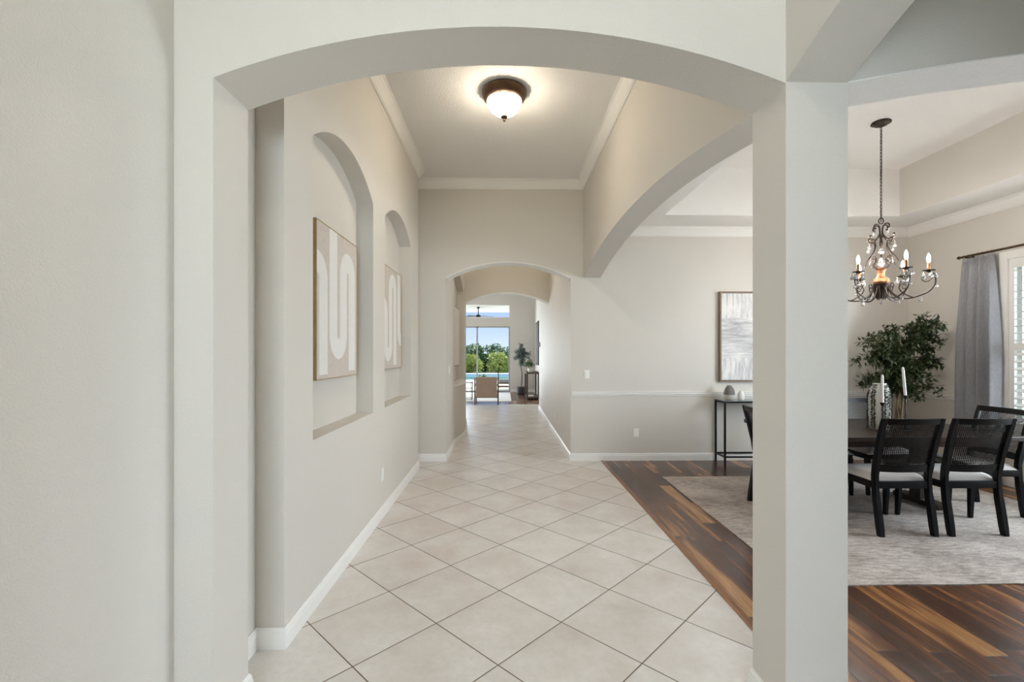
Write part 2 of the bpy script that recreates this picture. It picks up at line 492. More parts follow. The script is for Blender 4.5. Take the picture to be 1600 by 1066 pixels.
def dup_tree(root, loc=None, rz=None, label=None, group=None):
    def cp(o, par):
        c = o.copy()
        C.objects.link(c)
        if par is not None: c.parent = par
        for ch in [x for x in o.children]: cp(ch, c)
        return c
    r = cp(root, None)
    if loc is not None: r.location = loc
    if rz is not None: r.rotation_euler = (0, 0, rz)
    if label: r['label'] = label
    if group: r['group'] = group
    return r

# ------------------------------------------------------------------ the shell
XL, XH = -1.262, -1.12            # outer left plane / furred-out hall wall plane
ZC = 3.9                          # hall ceiling
A0, A1 = 1.78, 2.02               # front arch wall, depth
XR0, XR1 = 1.10, 1.345            # pillar / beam
XD = 5.70                         # dining window wall
YF0, YF1 = 6.4, 6.64              # far wall

bm = bmesh.new(); box(bm, -6.0, 1.34, -3.4, 13.48, -0.12, 0.0)
struct('floor', bm, 'tile')
bm = bmesh.new(); box(bm, 1.385, 6.1, -3.4, 6.6, -0.12, 0.0)
struct('floor_dining', bm, 'wood')
bm = bmesh.new(); box(bm, 1.34, 1.385, -3.4, 6.5, -0.12, 0.004, 0.003)
struct('trim_5', bm, 'strip')
bm = bmesh.new(); box(bm, -6.0, 1.3, 13.48, 17.9, -0.12, 0.0)
struct('floor_living', bm, 'wood')

# foyer arch and the pillar (one plaster wall with the arch)
bm = bmesh.new()
prism(bm, arch_outline(XL - 0.2, XR1, -1.114, XR0, 2.556, 0.207, 4.3, 48), 'y', A0, A1)
struct('wall_front_arch', bm, 'wall')
# dining transverse arch continuing right of the pillar
bm = bmesh.new()
pts = [(XR1, 2.556)] + arc(XR1, XD, 2.565, 0.22, 48) + [(XD, 0), (6.1, 0), (6.1, 4.3), (XR1, 4.3)]
prism(bm, pts, 'y', A0, A1)
struct('wall_dining_arch', bm, 'wall')
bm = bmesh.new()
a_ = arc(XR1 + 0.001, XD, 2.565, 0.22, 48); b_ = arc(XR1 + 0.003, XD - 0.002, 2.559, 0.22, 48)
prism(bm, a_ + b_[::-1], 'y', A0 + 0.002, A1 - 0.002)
struct('soffit_painted_light_10', bm, 'ceil')
# foyer side arch running from the pillar towards the entry
bm = bmesh.new()
pts = [(-3.2, 0), (-0.42, 0)] + arc(-0.42, A0, 2.56, 0.205, 40) + [(A0, 4.3), (-3.2, 4.3)]
prism(bm, pts, 'x', XR0, XR1)
struct('wall_right_foyer', bm, 'wall')
# left outer plane
bm = bmesh.new(); box(bm, XL - 0.2, XL, -3.2, YF0, 0, 4.3)
struct('wall_left', bm, 'wall')

def niche_wall(bm, x0, x1, y0, y1, ztop, niches, zs, rise, zb):
    """solid x0..x1 with arched openings cut through it"""
    y = y0
    for (n0, n1) in niches:
        box(bm, x0, x1, y, n0, 0, ztop)
        box(bm, x0, x1, n0, n1, 0, zb)
        prism(bm, arc(n0, n1, zs, rise, 32) + [(n1, ztop), (n0, ztop)], 'x', x0, x1)
        y = n1
    box(bm, x0, x1, y, y1, 0, ztop)
bm = bmesh.new()
niche_wall(bm, XL, XH, 2.36, 6.0, ZC, [(2.713, 3.948), (4.326, 5.54)], 2.775, 0.205, 0.99)
bmesh.ops.remove_doubles(bm, verts=bm.verts[:], dist=1e-5)
struct('wall_left_niches', bm, 'wall')

# far wall of hall and dining room with the corridor arch
CX0, CX1 = -0.815, 0.925
bm = bmesh.new()
prism(bm, arch_outline(XL - 0.2, 6.1, CX0, CX1, 2.55, 0.22, 4.1, 40), 'y', YF0, YF1)
struct('wall_back', bm, 'wall')
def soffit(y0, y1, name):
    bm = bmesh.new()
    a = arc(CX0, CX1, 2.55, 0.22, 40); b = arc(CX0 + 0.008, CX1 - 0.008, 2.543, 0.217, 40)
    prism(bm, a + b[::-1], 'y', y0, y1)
    struct(name, bm, 'white')  # white liner: brightness of the lit arch underside painted into its colour
soffit(YF0 - 0.006, YF1, 'soffit_painted_light_1')
bm = bmesh.new()
prism(bm, arch_outline(-6.0, 1.0, CX0 - 0.004, CX1 + 0.006, 2.55, 0.22, 4.7, 40), 'y', 9.6, 9.84)
struct('wall_corridor_end', bm, 'wall')
soffit(9.594, 9.84, 'soffit_painted_light_2')
# beam with the long arch between hall and dining room
bm = bmesh.new()
pts = arc(A1, YF0, 2.552, 0.225, 56) + [(YF0, 4.1), (A1, 4.1)]
prism(bm, pts, 'x', XR0, XR1 - 0.003)
struct('wall_beam_arch', bm, 'wall')

# corridor beyond
bm = bmesh.new()
CN0, CN1 = 7.5, 9.2
box(bm, -1.2, CX0 - 0.13, YF1, 9.6, 0, ZC)
niche_wall(bm, CX0 - 0.13, CX0, YF1, 9.6, ZC, [(CN0, CN1)], 2.72, 0.2, 0.955)
struct('wall_left_corridor', bm, 'wall')
bow = [(CX0 + 0.10 * math.sin(PI * i / 20) ** 1.0, CN0 + (CN1 - CN0) * i / 20) for i in range(21)]
bm = bmesh.new(); prism(bm, bow, 'z', 0, 0.955); struct('wall_bow_front', bm, 'wall', smooth=40)
bm = bmesh.new(); bw2 = [(x + 0.012 * (0 < i < 20), y) for i, (x, y) in enumerate(bow)]
prism(bm, [(CX0 - 0.12, CN0 + 0.002)] + bw2 + [(CX0 - 0.12, CN1 - 0.002)], 'z', 0.955, 0.98); struct('trim_3', bm, 'white')
bm = bmesh.new(); box(bm, CX1, 1.12, YF1, 12.25, 0, 4.7); struct('wall_right_corridor', bm, 'wall')
# living room
bm = bmesh.new(); box(bm, 1.16, 1.36, 12.25, 17.9, 0, 4.7); struct('wall_right_living', bm, 'wall')
WX0, WX1, YB = -3.6, 0.225, 17.7
bm = bmesh.new()
box(bm, -6.0, WX0, YB, YB + 0.2, 0, 4.7); box(bm, WX1, 1.36, YB, YB + 0.2, 0, 4.7)
box(bm, WX0, WX1, YB, YB + 0.2, 2.53, 2.85); box(bm, WX0, WX1, YB, YB + 0.2, 3.38, 4.7)
struct('wall_back_living', bm, 'wall')
bm = bmesh.new()
box(bm, -6.2, -6.0, 9.6, 11.4, 0, 4.7); box(bm, -6.2, -6.0, 16.6, 17.9, 0, 4.7)
box(bm, -6.2, -6.0, 11.4, 16.6, 0, 0.3); box(bm, -6.2, -6.0, 11.4, 16.6, 3.7, 4.7)
struct('wall_left_living', bm, 'wall')
bm = bmesh.new(); box(bm, -6.2, 1.4, 9.6, 17.9, 4.7, 4.85); struct('ceiling_living', bm, 'ceil')
bm = bmesh.new(); box(bm, -1.4, 1.2, YF1, 9.6, ZC, 4.05); struct('ceiling_corridor', bm, 'ceil')
bm = bmesh.new(); box(bm, XL - 0.2, XR0, A1, YF0, ZC, 4.05); struct('ceiling', bm, 'ceil')
bm = bmesh.new(); box(bm, XL - 0.2, 6.1, -3.4, A1, 4.3, 4.45); struct('ceiling_foyer', bm, 'ceil')
# entry wall behind the camera
bm = bmesh.new()
box(bm, XL - 0.2, -1.0, -3.2, -3.0, 0, 4.3); box(bm, 0.9, 6.1, -3.2, -3.0, 0, 4.3); box(bm, -1.0, 0.9, -3.2, -3.0, 2.95, 4.3)
struct('wall_entry', bm, 'wall')
bm = bmesh.new()
for x in (-1.0, -0.56, 0.40, 0.84): box(bm, x, x + 0.06, -3.14, -3.06, 0, 2.95)
for z in (0.0, 2.15, 2.87): box(bm, -0.94, 0.84, -3.14, -3.06, z, z + 0.08)
dr = struct('door_1', bm, 'white')
bm = bmesh.new(); box(bm, -0.95, 0.85, -3.104, -3.096, 0.05, 2.9); struct('pane', bm, 'pane', dr)
# right outer wall (study window and dining window)
bm = bmesh.new()
WY0, WY1, WZ0, WZ1 = 2.70, 5.10, 0.62, 2.56
box(bm, XD, XD + 0.2, A1, WY0, 0, 4.3); box(bm, XD, XD + 0.2, WY1, YF0, 0, 4.3)
box(bm, XD, XD + 0.2, WY0, WY1, 0, WZ0); box(bm, XD, XD + 0.2, WY0, WY1, WZ1, 4.3)
struct('wall_right_dining', bm, 'wall')
bm = bmesh.new()
box(bm, XD, XD + 0.2, -3.2, -2.5, 0, 4.3); box(bm, XD, XD + 0.2, 0.7, A0, 0, 4.3)
box(bm, XD, XD + 0.2, -2.5, 0.7, 0, 0.5); box(bm, XD, XD + 0.2, -2.5, 0.7, 2.8, 4.3)
struct('wall_right_study', bm, 'wall')
bm = bmesh.new()
for y in (-2.5, -0.93, 0.64): box(bm, XD + 0.06, XD + 0.14, y, y + 0.06, 0.5, 2.8)
for z in (0.5, 1.6, 2.74): box(bm, XD + 0.06, XD + 0.14, -2.44, 0.64, z, z + 0.06)
w3 = struct('window_3', bm, 'white')
bm = bmesh.new(); box(bm, XD + 0.096, XD + 0.104, -2.45, 0.65, 0.55, 2.75); struct('pane', bm, 'pane', w3)
# dining tray ceiling
TX0, TX1, TY0, TY1, ZR, ZT = 2.03, 5.05, 2.62, 5.79, 3.25, 3.85
bm = bmesh.new()
box(bm, XR1 - 0.003, TX0, A1, YF0, ZR, 4.0); box(bm, TX1, XD, A1, YF0, ZR, 4.0)
box(bm, TX0, TX1, A1, TY0, ZR, 4.0); box(bm, TX0, TX1, TY1, YF0, ZR, 4.0)
struct('ceiling_tray_ring', bm, 'ceil')
bm = bmesh.new(); box(bm, TX0, TX1, TY0, TY1, ZT, 4.0); struct('ceiling_tray', bm, 'ceil')
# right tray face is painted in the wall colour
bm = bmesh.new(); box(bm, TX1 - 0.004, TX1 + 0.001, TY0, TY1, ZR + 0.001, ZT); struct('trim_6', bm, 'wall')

# ------------------------------------------------------------------ mouldings
def bb_prof(h=0.105, t=0.015):
    return [(0, 0), (t, 0), (t, h * 0.66), (t * 0.8, h * 0.74), (t * 0.75, h * 0.86), (t * 0.35, h * 0.95), (t * 0.3, h), (0, h)]
def crown_prof(z, d=0.122, w=0.092):
    k = [(0, -1), (0.12, -1), (0.14, -0.93), (0.24, -0.88), (0.28, -0.80), (0.42, -0.62), (0.62, -0.38), (0.74, -0.26), (0.80, -0.16), (0.90, -0.13), (0.92, -0.04), (1.0, -0.03), (1.0, 0), (0, 0)]
    return [(a * w, z + b * d) for a, b in k]
bm = bmesh.new()
sweep(bm, [(XL, -3.0), (XL, A0), (-1.114, A0), (-1.114, A1), (XL, A1), (XL, 2.36), (XH, 2.36), (XH, 6.0), (XL, 6.0), (XL, YF0), (CX0, YF0), (CX0, CN0)], bb_prof())
sweep(bm, [(CX0, CN0 - 0.05)] + bow + [(CX0, 9.6)], bb_prof())
sweep(bm, [(CX0, 9.45), (CX0, 9.84)], bb_prof())
struct('baseboard_left', bm, 'white')
bm = bmesh.new()
sweep(bm, [(1.16, 17.7), (1.16, 12.25), (CX1, 12.25), (CX1, YF0), (XD, YF0), (XD, A1 + 0.02)], bb_prof())
sweep(bm, [(WX1, YB), (1.16, YB)], bb_prof())
struct('baseboard_right', bm, 'white')
bm = bmesh.new()
sq = [(XR0, A0), (XR0, A1), (XR1, A1), (XR1, A0)]       # heading +y along the left face: outward is to the left
sweep(bm, sq[::-1], bb_prof(), True)
bmesh.ops.recalc_face_normals(bm, faces=bm.faces[:])
struct('baseboard_pillar', bm, 'white')
bm = bmesh.new()
sweep(bm, [(XL, A1), (XL, 2.36), (XH, 2.36), (XH, 6.0), (XL, 6.0), (XL, YF0), (XR0, YF0), (XR0, A1)], crown_prof(ZC), True)
struct('trim_7', bm, 'white')
bm = bmesh.new()
sweep(bm, [(XR1 - 0.003, A1), (XR1 - 0.003, YF0), (XD, YF0), (XD, A1)], crown_prof(ZR, 0.118, 0.10), True)
struct('trim_8', bm, 'white')
bm = bmesh.new()
cr = [(0, 0.90), (0.010, 0.90), (0.012, 0.915), (0.020, 0.922), (0.024, 0.935), (0.022, 0.945), (0.030, 0.952), (0.030, 0.960), (0, 0.960)]
sweep(bm, [(CX1 + 0.012, YF0), (XD, YF0), (XD, WY1 + 0.09)], cr)
struct('trim_9', bm, 'white')

# ------------------------------------------------------------------ sliding glass wall and transom of the living room
bm = bmesh.new()
for x in (WX0, -2.36, -1.075, 0.165): box(bm, x, x + 0.06, YB + 0.06, YB + 0.13, 0.0, 2.53)
box(bm, WX0 + 0.06, 0.165, YB + 0.06, YB + 0.13, 0.0, 0.05); box(bm, WX0 + 0.06, 0.165, YB + 0.06, YB + 0.13, 2.48, 2.53)
w1 = struct('window_1', bm, 'alu')
bm = bmesh.new(); box(bm, WX0 + 0.05, 0.17, YB + 0.092, YB + 0.098, 0.04, 2.49); struct('pane', bm, 'pane', w1)
bm = bmesh.new()
box(bm, WX0, WX1, YB + 0.05, YB + 0.14, 2.85, 2.89); box(bm, WX0, WX1, YB + 0.05, YB + 0.14, 3.34, 3.38)
for x in (WX0, -1.7, 0.185): box(bm, x, x + 0.04, YB + 0.05, YB + 0.14, 2.89, 3.34)
w2 = struct('window_2', bm, 'white')
bm = bmesh.new(); box(bm, WX0 + 0.03, WX1 - 0.03, YB + 0.092, YB + 0.098, 2.88, 3.35); struct('pane', bm, 'pane', w2)

# ------------------------------------------------------------------ dining window with plantation shutters
bm = bmesh.new()
box(bm, XD - 0.02, XD + 0.06, WY0 - 0.09, WY0, WZ0 - 0.09, WZ1 + 0.09, 0.004); box(bm, XD - 0.02, XD + 0.06, WY1, WY1 + 0.09, WZ0 - 0.09, WZ1 + 0.09, 0.004)
box(bm, XD - 0.02, XD + 0.06, WY0, WY1, WZ0 - 0.09, WZ0, 0.004); box(bm, XD - 0.02, XD + 0.06, WY0, WY1, WZ1, WZ1 + 0.09, 0.004)
wd = struct('window_4', bm, 'white')
bm = bmesh.new(); box(bm, XD + 0.14, XD + 0.146, WY0, WY1, WZ0, WZ1); struct('pane', bm, 'pane', wd)
bm = bmesh.new()
box(bm, XD + 0.12, XD + 0.17, WY0, WY1, 1.54, 1.60); box(bm, XD + 0.12, XD + 0.17, 3.88, 3.92, WZ0, WZ1)
struct('sash_bar', bm, 'white', wd)
npan = 4; pw = (WY1 - WY0) / npan
for k in range(npan):
    ya = WY0 + k * pw; yb = ya + pw; bm = bmesh.new()
    x0, x1 = XD + 0.0, XD + 0.032
    box(bm, x0, x1, ya, ya + 0.05, WZ0, WZ1); box(bm, x0, x1, yb - 0.05, yb, WZ0, WZ1)
    for (za, zb) in ((WZ0, WZ0 + 0.10), (1.53, 1.61), (WZ1 - 0.10, WZ1)): box(bm, x0, x1, ya + 0.05, yb - 0.05, za, zb)
    sh = struct('shutter', bm, 'white', wd)
    bm = bmesh.new()
    for (za, zb, tl) in ((WZ0 + 0.10, 1.53, 22), (1.61, WZ1 - 0.10, 10)):
        n = round((zb - za) / 0.078)
        for i in range(n):
            z = za + (zb - za) * (i + 0.5) / n
            box(bm, -0.036, 0.036, ya + 0.052, yb - 0.052, -0.004, 0.004, 0, Matrix.Translation((XD + 0.016, 0, z)) @ Matrix.Rotation(R(-tl), 4, 'Y'))
    struct('louvers', bm, 'white', sh)

# ------------------------------------------------------------------ wall plates
def plate(name, label, cat, loc, rz, kind):
    o = thing(name, label, cat, loc, rz)                      # faces local -y
    bm = bmesh.new(); w = 0.058 if kind == 'switch2' else 0.036
    box(bm, -w, w, -0.006, 0.0, -0.058, 0.058, 0.002); part('cover_plate', bm, 'plate', o)
    if kind == 'outlet':
        for z in (-0.02, 0.02):
            bm = bmesh.new(); box(bm, -0.016, 0.016, -0.009, -0.005, z - 0.014, z + 0.014, 0.002); part('socket', bm, 'plate', o)
    else:
        for x in ((-0.023, 0.023) if kind == 'switch2' else (0,)):
            bm = bmesh.new(); box(bm, x - 0.016, x + 0.016, -0.011, -0.005, -0.033, 0.033, 0.002); part('rocker', bm, 'plate', o)
    return o
plate('light_switch', 'white light switch on the far wall between corridor arch and tall painting', 'light switch', (1.151, YF0 - 0.0005, 1.205), 0, 'switch')
plate('wall_outlet', 'white wall outlet below the chair rail of the dining wall', 'outlet', (1.842, YF0 - 0.0005, 0.391), 0, 'outlet')
plate('wall_outlet', 'white wall outlet low on the left hall wall under the arched niches', 'outlet', (XH + 0.0005, 4.236, 0.392), R(90), 'outlet')
plate('wall_outlet', 'white wall outlet low on the right corridor wall, nearer the corridor arch', 'outlet', (CX1 - 0.0005, 8.28, 0.37), R(-90), 'outlet')
plate('wall_outlet', 'white wall outlet at the far end of the right corridor wall', 'outlet', (CX1 - 0.0005, 11.3, 0.33), R(-90), 'outlet')
plate('light_switch', 'white light switch on the left corridor wall just inside the arch', 'light switch', (CX0 + 0.0005, 6.78, 1.26), R(90), 'switch')
bm = bmesh.new(); box(bm, -0.075, 0.075, -0.02, 0.0, -0.06, 0.06, 0.004)
t = link_bm(bm, 'thermostat', 'black_metal', None, (CX1 - 0.001, 11.9, 1.72), (0, 0, R(-90)))
tag(t, 'small dark thermostat on the right corridor wall', 'thermostat')

# ------------------------------------------------------------------ flush ceiling light
def ceiling_light(loc, label, bowl='bowl'):
    o = thing('ceiling_light', label, 'ceiling light', loc)
    bm = bmesh.new(); lathe(bm, [(0.0, 0), (0.195, 0), (0.205, -0.012), (0.204, -0.034), (0.195, -0.046), (0.186, -0.072), (0.172, -0.086), (0.150, -0.090), (0.0, -0.090)], 48)
    part('bronze_rim', bm, 'lamp_bronze', o, smooth=35)
    bm = bmesh.new(); lathe(bm, [(0.158, -0.088), (0.158, -0.105), (0.147, -0.135), (0.125, -0.17), (0.09, -0.20), (0.045, -0.222), (0.0, -0.228)], 48)
    b = part('glass_bowl', bm, bowl, o, smooth=True)
    for k in range(8):
        bm = bmesh.new()
        a = 2 * PI * k / 8 + 0.2
        pts = [(r_ * math.cos(a + da), r_ * math.sin(a + da), z) for r_, z, da in ((0.159, -0.100, 0.0), (0.150, -0.135, 0.10), (0.128, -0.172, 0.02), (0.11, -0.190, -0.12))]
        tube(bm, smooth_pts(pts, 4), 0.0022, 5)
        part('leaded_line', bm, 'lamp_bronze', b)
    bm = bmesh.new(); lathe(bm, [(0, -0.222), (0.012, -0.222), (0.030, -0.228), (0.034, -0.236), (0.022, -0.248), (0.009, -0.254), (0.011, -0.264), (0.010, -0.274), (0.0, -0.282)], 20)
    part('finial', bm, 'lamp_bronze', o, smooth=40)
    return o
ceiling_light((0.0, 4.215, ZC - 0.0005), 'lit flush ceiling light with bronze rim and frosted glass bowl over the hall')
_cl = [o for o in S.objects if o.name == 'ceiling_light'][0]
ceiling_light((0.05, 8.1, ZC - 0.0005), 'lit flush ceiling light in the corridor beyond the arch', 'bowl_dim')
dup_tree(_cl, (0.0, -0.7, 4.2995), 0.3, 'lit flush ceiling light in the foyer behind the viewer')

# ------------------------------------------------------------------ niche artworks
def ribbon(path_fn, w, u0, u1, v0, v1):
    """flat raised ribbon clipped to the canvas; path_fn list of (u,v)"""
    pts = path_fn; bm = bmesh.new(); L = []
    for i, p in enumerate(pts):
        a = Vector(pts[max(i - 1, 0)]); b = Vector(pts[min(i + 1, len(pts) - 1)]); d = (b - a).normalized(); nn = Vector((-d.y, d.x))
        row = []
        for s in (-1, 1):
            q = Vector(p) + nn * s * w / 2
            row.append((min(max(q.x, u0), u1), min(max(q.y, v0), v1)))
        L.append(row)
    return L
def snake(segs, n=24):
    out = []
    for s in segs:
        if s[0] == 'L':
            (x0, y0), (x1, y1) = s[1], s[2]
            out += [(x0 + (x1 - x0) * i / 12, y0 + (y1 - y0) * i / 12) for i in range(12)]
        else:
            (cx, cy), r_, a0, a1 = s[1], s[2], R(s[3]), R(s[4])
            out += [(cx + r_ * math.cos(a0 + (a1 - a0) * i / n), cy + r_ * math.sin(a0 + (a1 - a0) * i / n)) for i in range(n + 1)]
    return out
def niche_art(label, x_back, x_face, y0, y1, z0, z1, snakes, w):
    o = thing('abstract_canvas', label, 'wall art', (x_back, (y0 + y1) / 2, z0), 0, None)
    ox, oy, oz = x_back, (y0 + y1) / 2, z0
    d = x_face - x_back
    bm = bmesh.new(); box(bm, 0.004, d, y0 - oy, y1 - oy, 0, z1 - z0)
    part('canvas', bm, 'canvas_taupe', o)
    bm = bmesh.new(); f = 0.006
    for (a, b, c_, e) in ((y0 - f, y0, z0 - f, z1 + f), (y1, y1 + f, z0 - f, z1 + f), (y0, y1, z0 - f, z0), (y0, y1, z1, z1 + f)):
        box(bm, 0.0005, d + 0.003, a - oy, b - oy, c_ - oz, e - oz)
    part('frame', bm, 'gold', o)
    for sn in snakes:
        L = ribbon(snake(sn), w, y0 + 0.002, y1 - 0.002, z0 + 0.002, z1 - 0.002)
        bm = bmesh.new(); rows = []
        for r_ in L:
            rows.append([bm.verts.new((d + h, q[0] - oy, q[1] - oz)) for q in r_ for h in (0.0, 0.0016)])
        for A, B in zip(rows[:-1], rows[1:]):
            for (i, j) in ((1, 3), (0, 1), (3, 2)):
                vs = [A[i], A[j], B[j], B[i]]
                try: bm.faces.new(vs)
                except ValueError: pass
        bmesh.ops.remove_doubles(bm, verts=bm.verts[:], dist=1e-6)
        part('painted_ribbon', bm, 'paint_white', o, 'off-white winding ribbon shape')
    return o
niche_art('taupe canvas with white winding ribbons in the nearer arched niche', XL, -1.20, 2.96, 3.76, 1.33, 2.36, [
    [('L', (2.86, 1.5), (2.86, 1.99)), ('A', (2.965, 1.99), 0.105, 180, 0), ('L', (3.07, 1.99), (3.07, 1.30))],
    [('L', (3.25, 2.40), (3.25, 1.63)), ('A', (3.35, 1.63), 0.10, 180, 360), ('L', (3.45, 1.63), (3.45, 2.09)), ('A', (3.545, 2.09), 0.095, 180, 0), ('L', (3.64, 2.09), (3.64, 1.30))]], 0.145)
niche_art('taupe canvas with white winding ribbons in the arched niche farther down the hall', XL, -1.20, 4.56, 5.36, 1.34, 2.39, [
    [('L', (4.49, 1.3), (4.49, 1.90)), ('A', (4.585, 1.90), 0.095, 180, 0), ('L', (4.68, 1.90), (4.68, 1.58)), ('A', (4.775, 1.58), 0.095, 180, 360), ('L', (4.87, 1.58), (4.87, 2.18)), ('A', (4.965, 2.18), 0.095, 180, 0), ('L', (5.06, 2.18), (5.06, 1.30))],
    [('L', (5.25, 2.42), (5.25, 1.75)), ('A', (5.345, 1.75), 0.095, 180, 360)]], 0.14)
bm = bmesh.new(); 
o = thing('abstract_canvas', 'narrow textured canvas in the niche of the far corridor', 'wall art', (CX0 - 0.13, 8.42, 1.26))
box(bm, 0.0005, 0.06, -0.60, 0.60, 0, 1.09, 0.003); part('frame', bm, 'brown_frame', o)
bm = bmesh.new(); box(bm, 0.058, 0.064, -0.585, 0.585, 0.015, 1.075); part('canvas', bm, 'paint_white', o)

# tall painting on the dining wall
o = thing('framed_painting', 'tall abstract white and grey painting over the black console table', 'painting', (3.0, YF0, 1.10))
bm = bmesh.new(); PW, PH = 1.02, 1.26
for b_ in ((0, 0.022, 0, PH), (PW - 0.022, PW, 0, PH), (0.022, PW - 0.022, 0, 0.022), (0.022, PW - 0.022, PH - 0.022, PH)):
    box(bm, b_[0], b_[1], -0.05, -0.0005, b_[2], b_[3])
part('frame', bm, 'brown_frame', o)
bm = bmesh.new(); box(bm, 0.026, PW - 0.026, -0.042, -0.002, 0.026, PH - 0.026); part('canvas', bm, 'abstract', o)

# ------------------------------------------------------------------ console table in the dining room
o = thing('console_table', 'slim black metal console table with a glass top by the far dining wall', 'console table', (3.56, 6.24, 0))
hw, hd, ht, s_ = 0.61, 0.135, 0.855, 0.011
for (x, y) in ((-hw, -hd), (-hw, hd), (hw, -hd), (hw, hd)):
    bm = bmesh.new(); box(bm, x - s_, x + s_, y - s_, y + s_, 0, ht); part('leg', bm, 'black_metal', o)
bm = bmesh.new()
for z in (ht - 0.022, 0.10):
    bm = bmesh.new()
    for y in (-hd, hd): box(bm, -hw + s_, hw - s_, y - s_ + 0.001, y + s_ - 0.001, z, z + 0.02)
    for x in (-hw, hw): box(bm, x - s_ + 0.001, x + s_ - 0.001, -hd + s_, hd - s_, z, z + 0.02)
    part('rail', bm, 'black_metal', o)
bm = bmesh.new(); box(bm, -hw - s_, hw + s_, -hd - s_, hd + s_, ht, ht + 0.008)
part('glass_top', bm, NT('smoked_glass').setp(Base_Color=(0.32, 0.34, 0.34), Roughness=0.06).m, o)
bm = bmesh.new(); lathe(bm, [(0, 0), (0.048, 0), (0.066, 0.012), (0.073, 0.05), (0.071, 0.095), (0.058, 0.145), (0.038, 0.178), (0.026, 0.190), (0.028, 0.196), (0.020, 0.196), (0.018, 0.17), (0, 0.17)], 28)
tag(link_bm(bm, 'ceramic_vase', 'stoneware', None, (3.065, 6.22, 0.8635), smooth=50), 'dark grey two-tone vase at the left end of the console table', 'vase')
bm = bmesh.new(); lathe(bm, [(0, 0), (0.030, 0), (0.041, 0.010), (0.044, 0.05), (0.041, 0.085), (0.028, 0.112), (0.014, 0.122), (0.014, 0.132), (0.010, 0.132), (0.008, 0.11), (0, 0.11)], 24)
tag(link_bm(bm, 'ceramic_vase', 'cream', None, (3.215, 6.20, 0.8635), smooth=50), 'small white vase beside the grey vase on the console table', 'vase')

# ------------------------------------------------------------------ rugs
def rug_mesh(w, d, th, res=26, seed=0):
    bm = bmesh.new(); g = []
    for i in range(res + 1):
        row = []
        for j in range(res + 1):
            x = -w / 2 + w * i / res; y = -d / 2 + d * j / res
            e = 0.010 * noise.noise(Vector((x * 2.2, y * 2.2, seed)))
            if j == 0: y += e
            if i == 0: x += e
            z = th + 0.0018 * (1 + noise.noise(Vector((x * 3, y * 3, seed + 4))))
            row.append(bm.verts.new((x, y, z)))
        g.append(row)
    for i in range(res):
        for j in range(res): bm.faces.new((g[i][j], g[i + 1][j], g[i + 1][j + 1], g[i][j + 1]))
    bd = [e for e in bm.edges if e.is_boundary]
    r_ = bmesh.ops.extrude_edge_only(bm, edges=bd)
    for v in [v for v in r_['geom'] if isinstance(v, bmesh.types.BMVert)]: v.co.z = 0.0008
    return bm
tag(link_bm(rug_mesh(3.29, 2.60, 0.007), 'area_rug', 'rug', None, (3.545, 4.225, 0), smooth=40), 'large distressed beige and grey rug under the dining table', 'rug')
tag(link_bm(rug_mesh(4.6, 3.3, 0.010, 16, 3), 'area_rug', 'rug_white', None, (-2.08, 15.85, 0), smooth=40), 'pale rug on the wood floor in front of the sliding glass doors', 'rug')
ZRG = 0.0095

# ------------------------------------------------------------------ dining chair (faces local +y)
def quadprism(bm, secs):
    """secs: list of (cx,cy,z,wx,wy) -> square-section bar lofted"""
    rings = []
    for cx, cy, z, wx, wy in secs:
        rings.append([bm.verts.new((cx + sx * wx / 2, cy + sy * wy / 2, z)) for sx, sy in ((-1, -1), (1, -1), (1, 1), (-1, 1))])
    for A, B in zip(rings[:-1], rings[1:]):
        for k in range(4): bm.faces.new((A[k], A[(k + 1) % 4], B[(k + 1) % 4], B[k]))
    bm.faces.new(rings[0][::-1]); bm.faces.new(rings[-1])

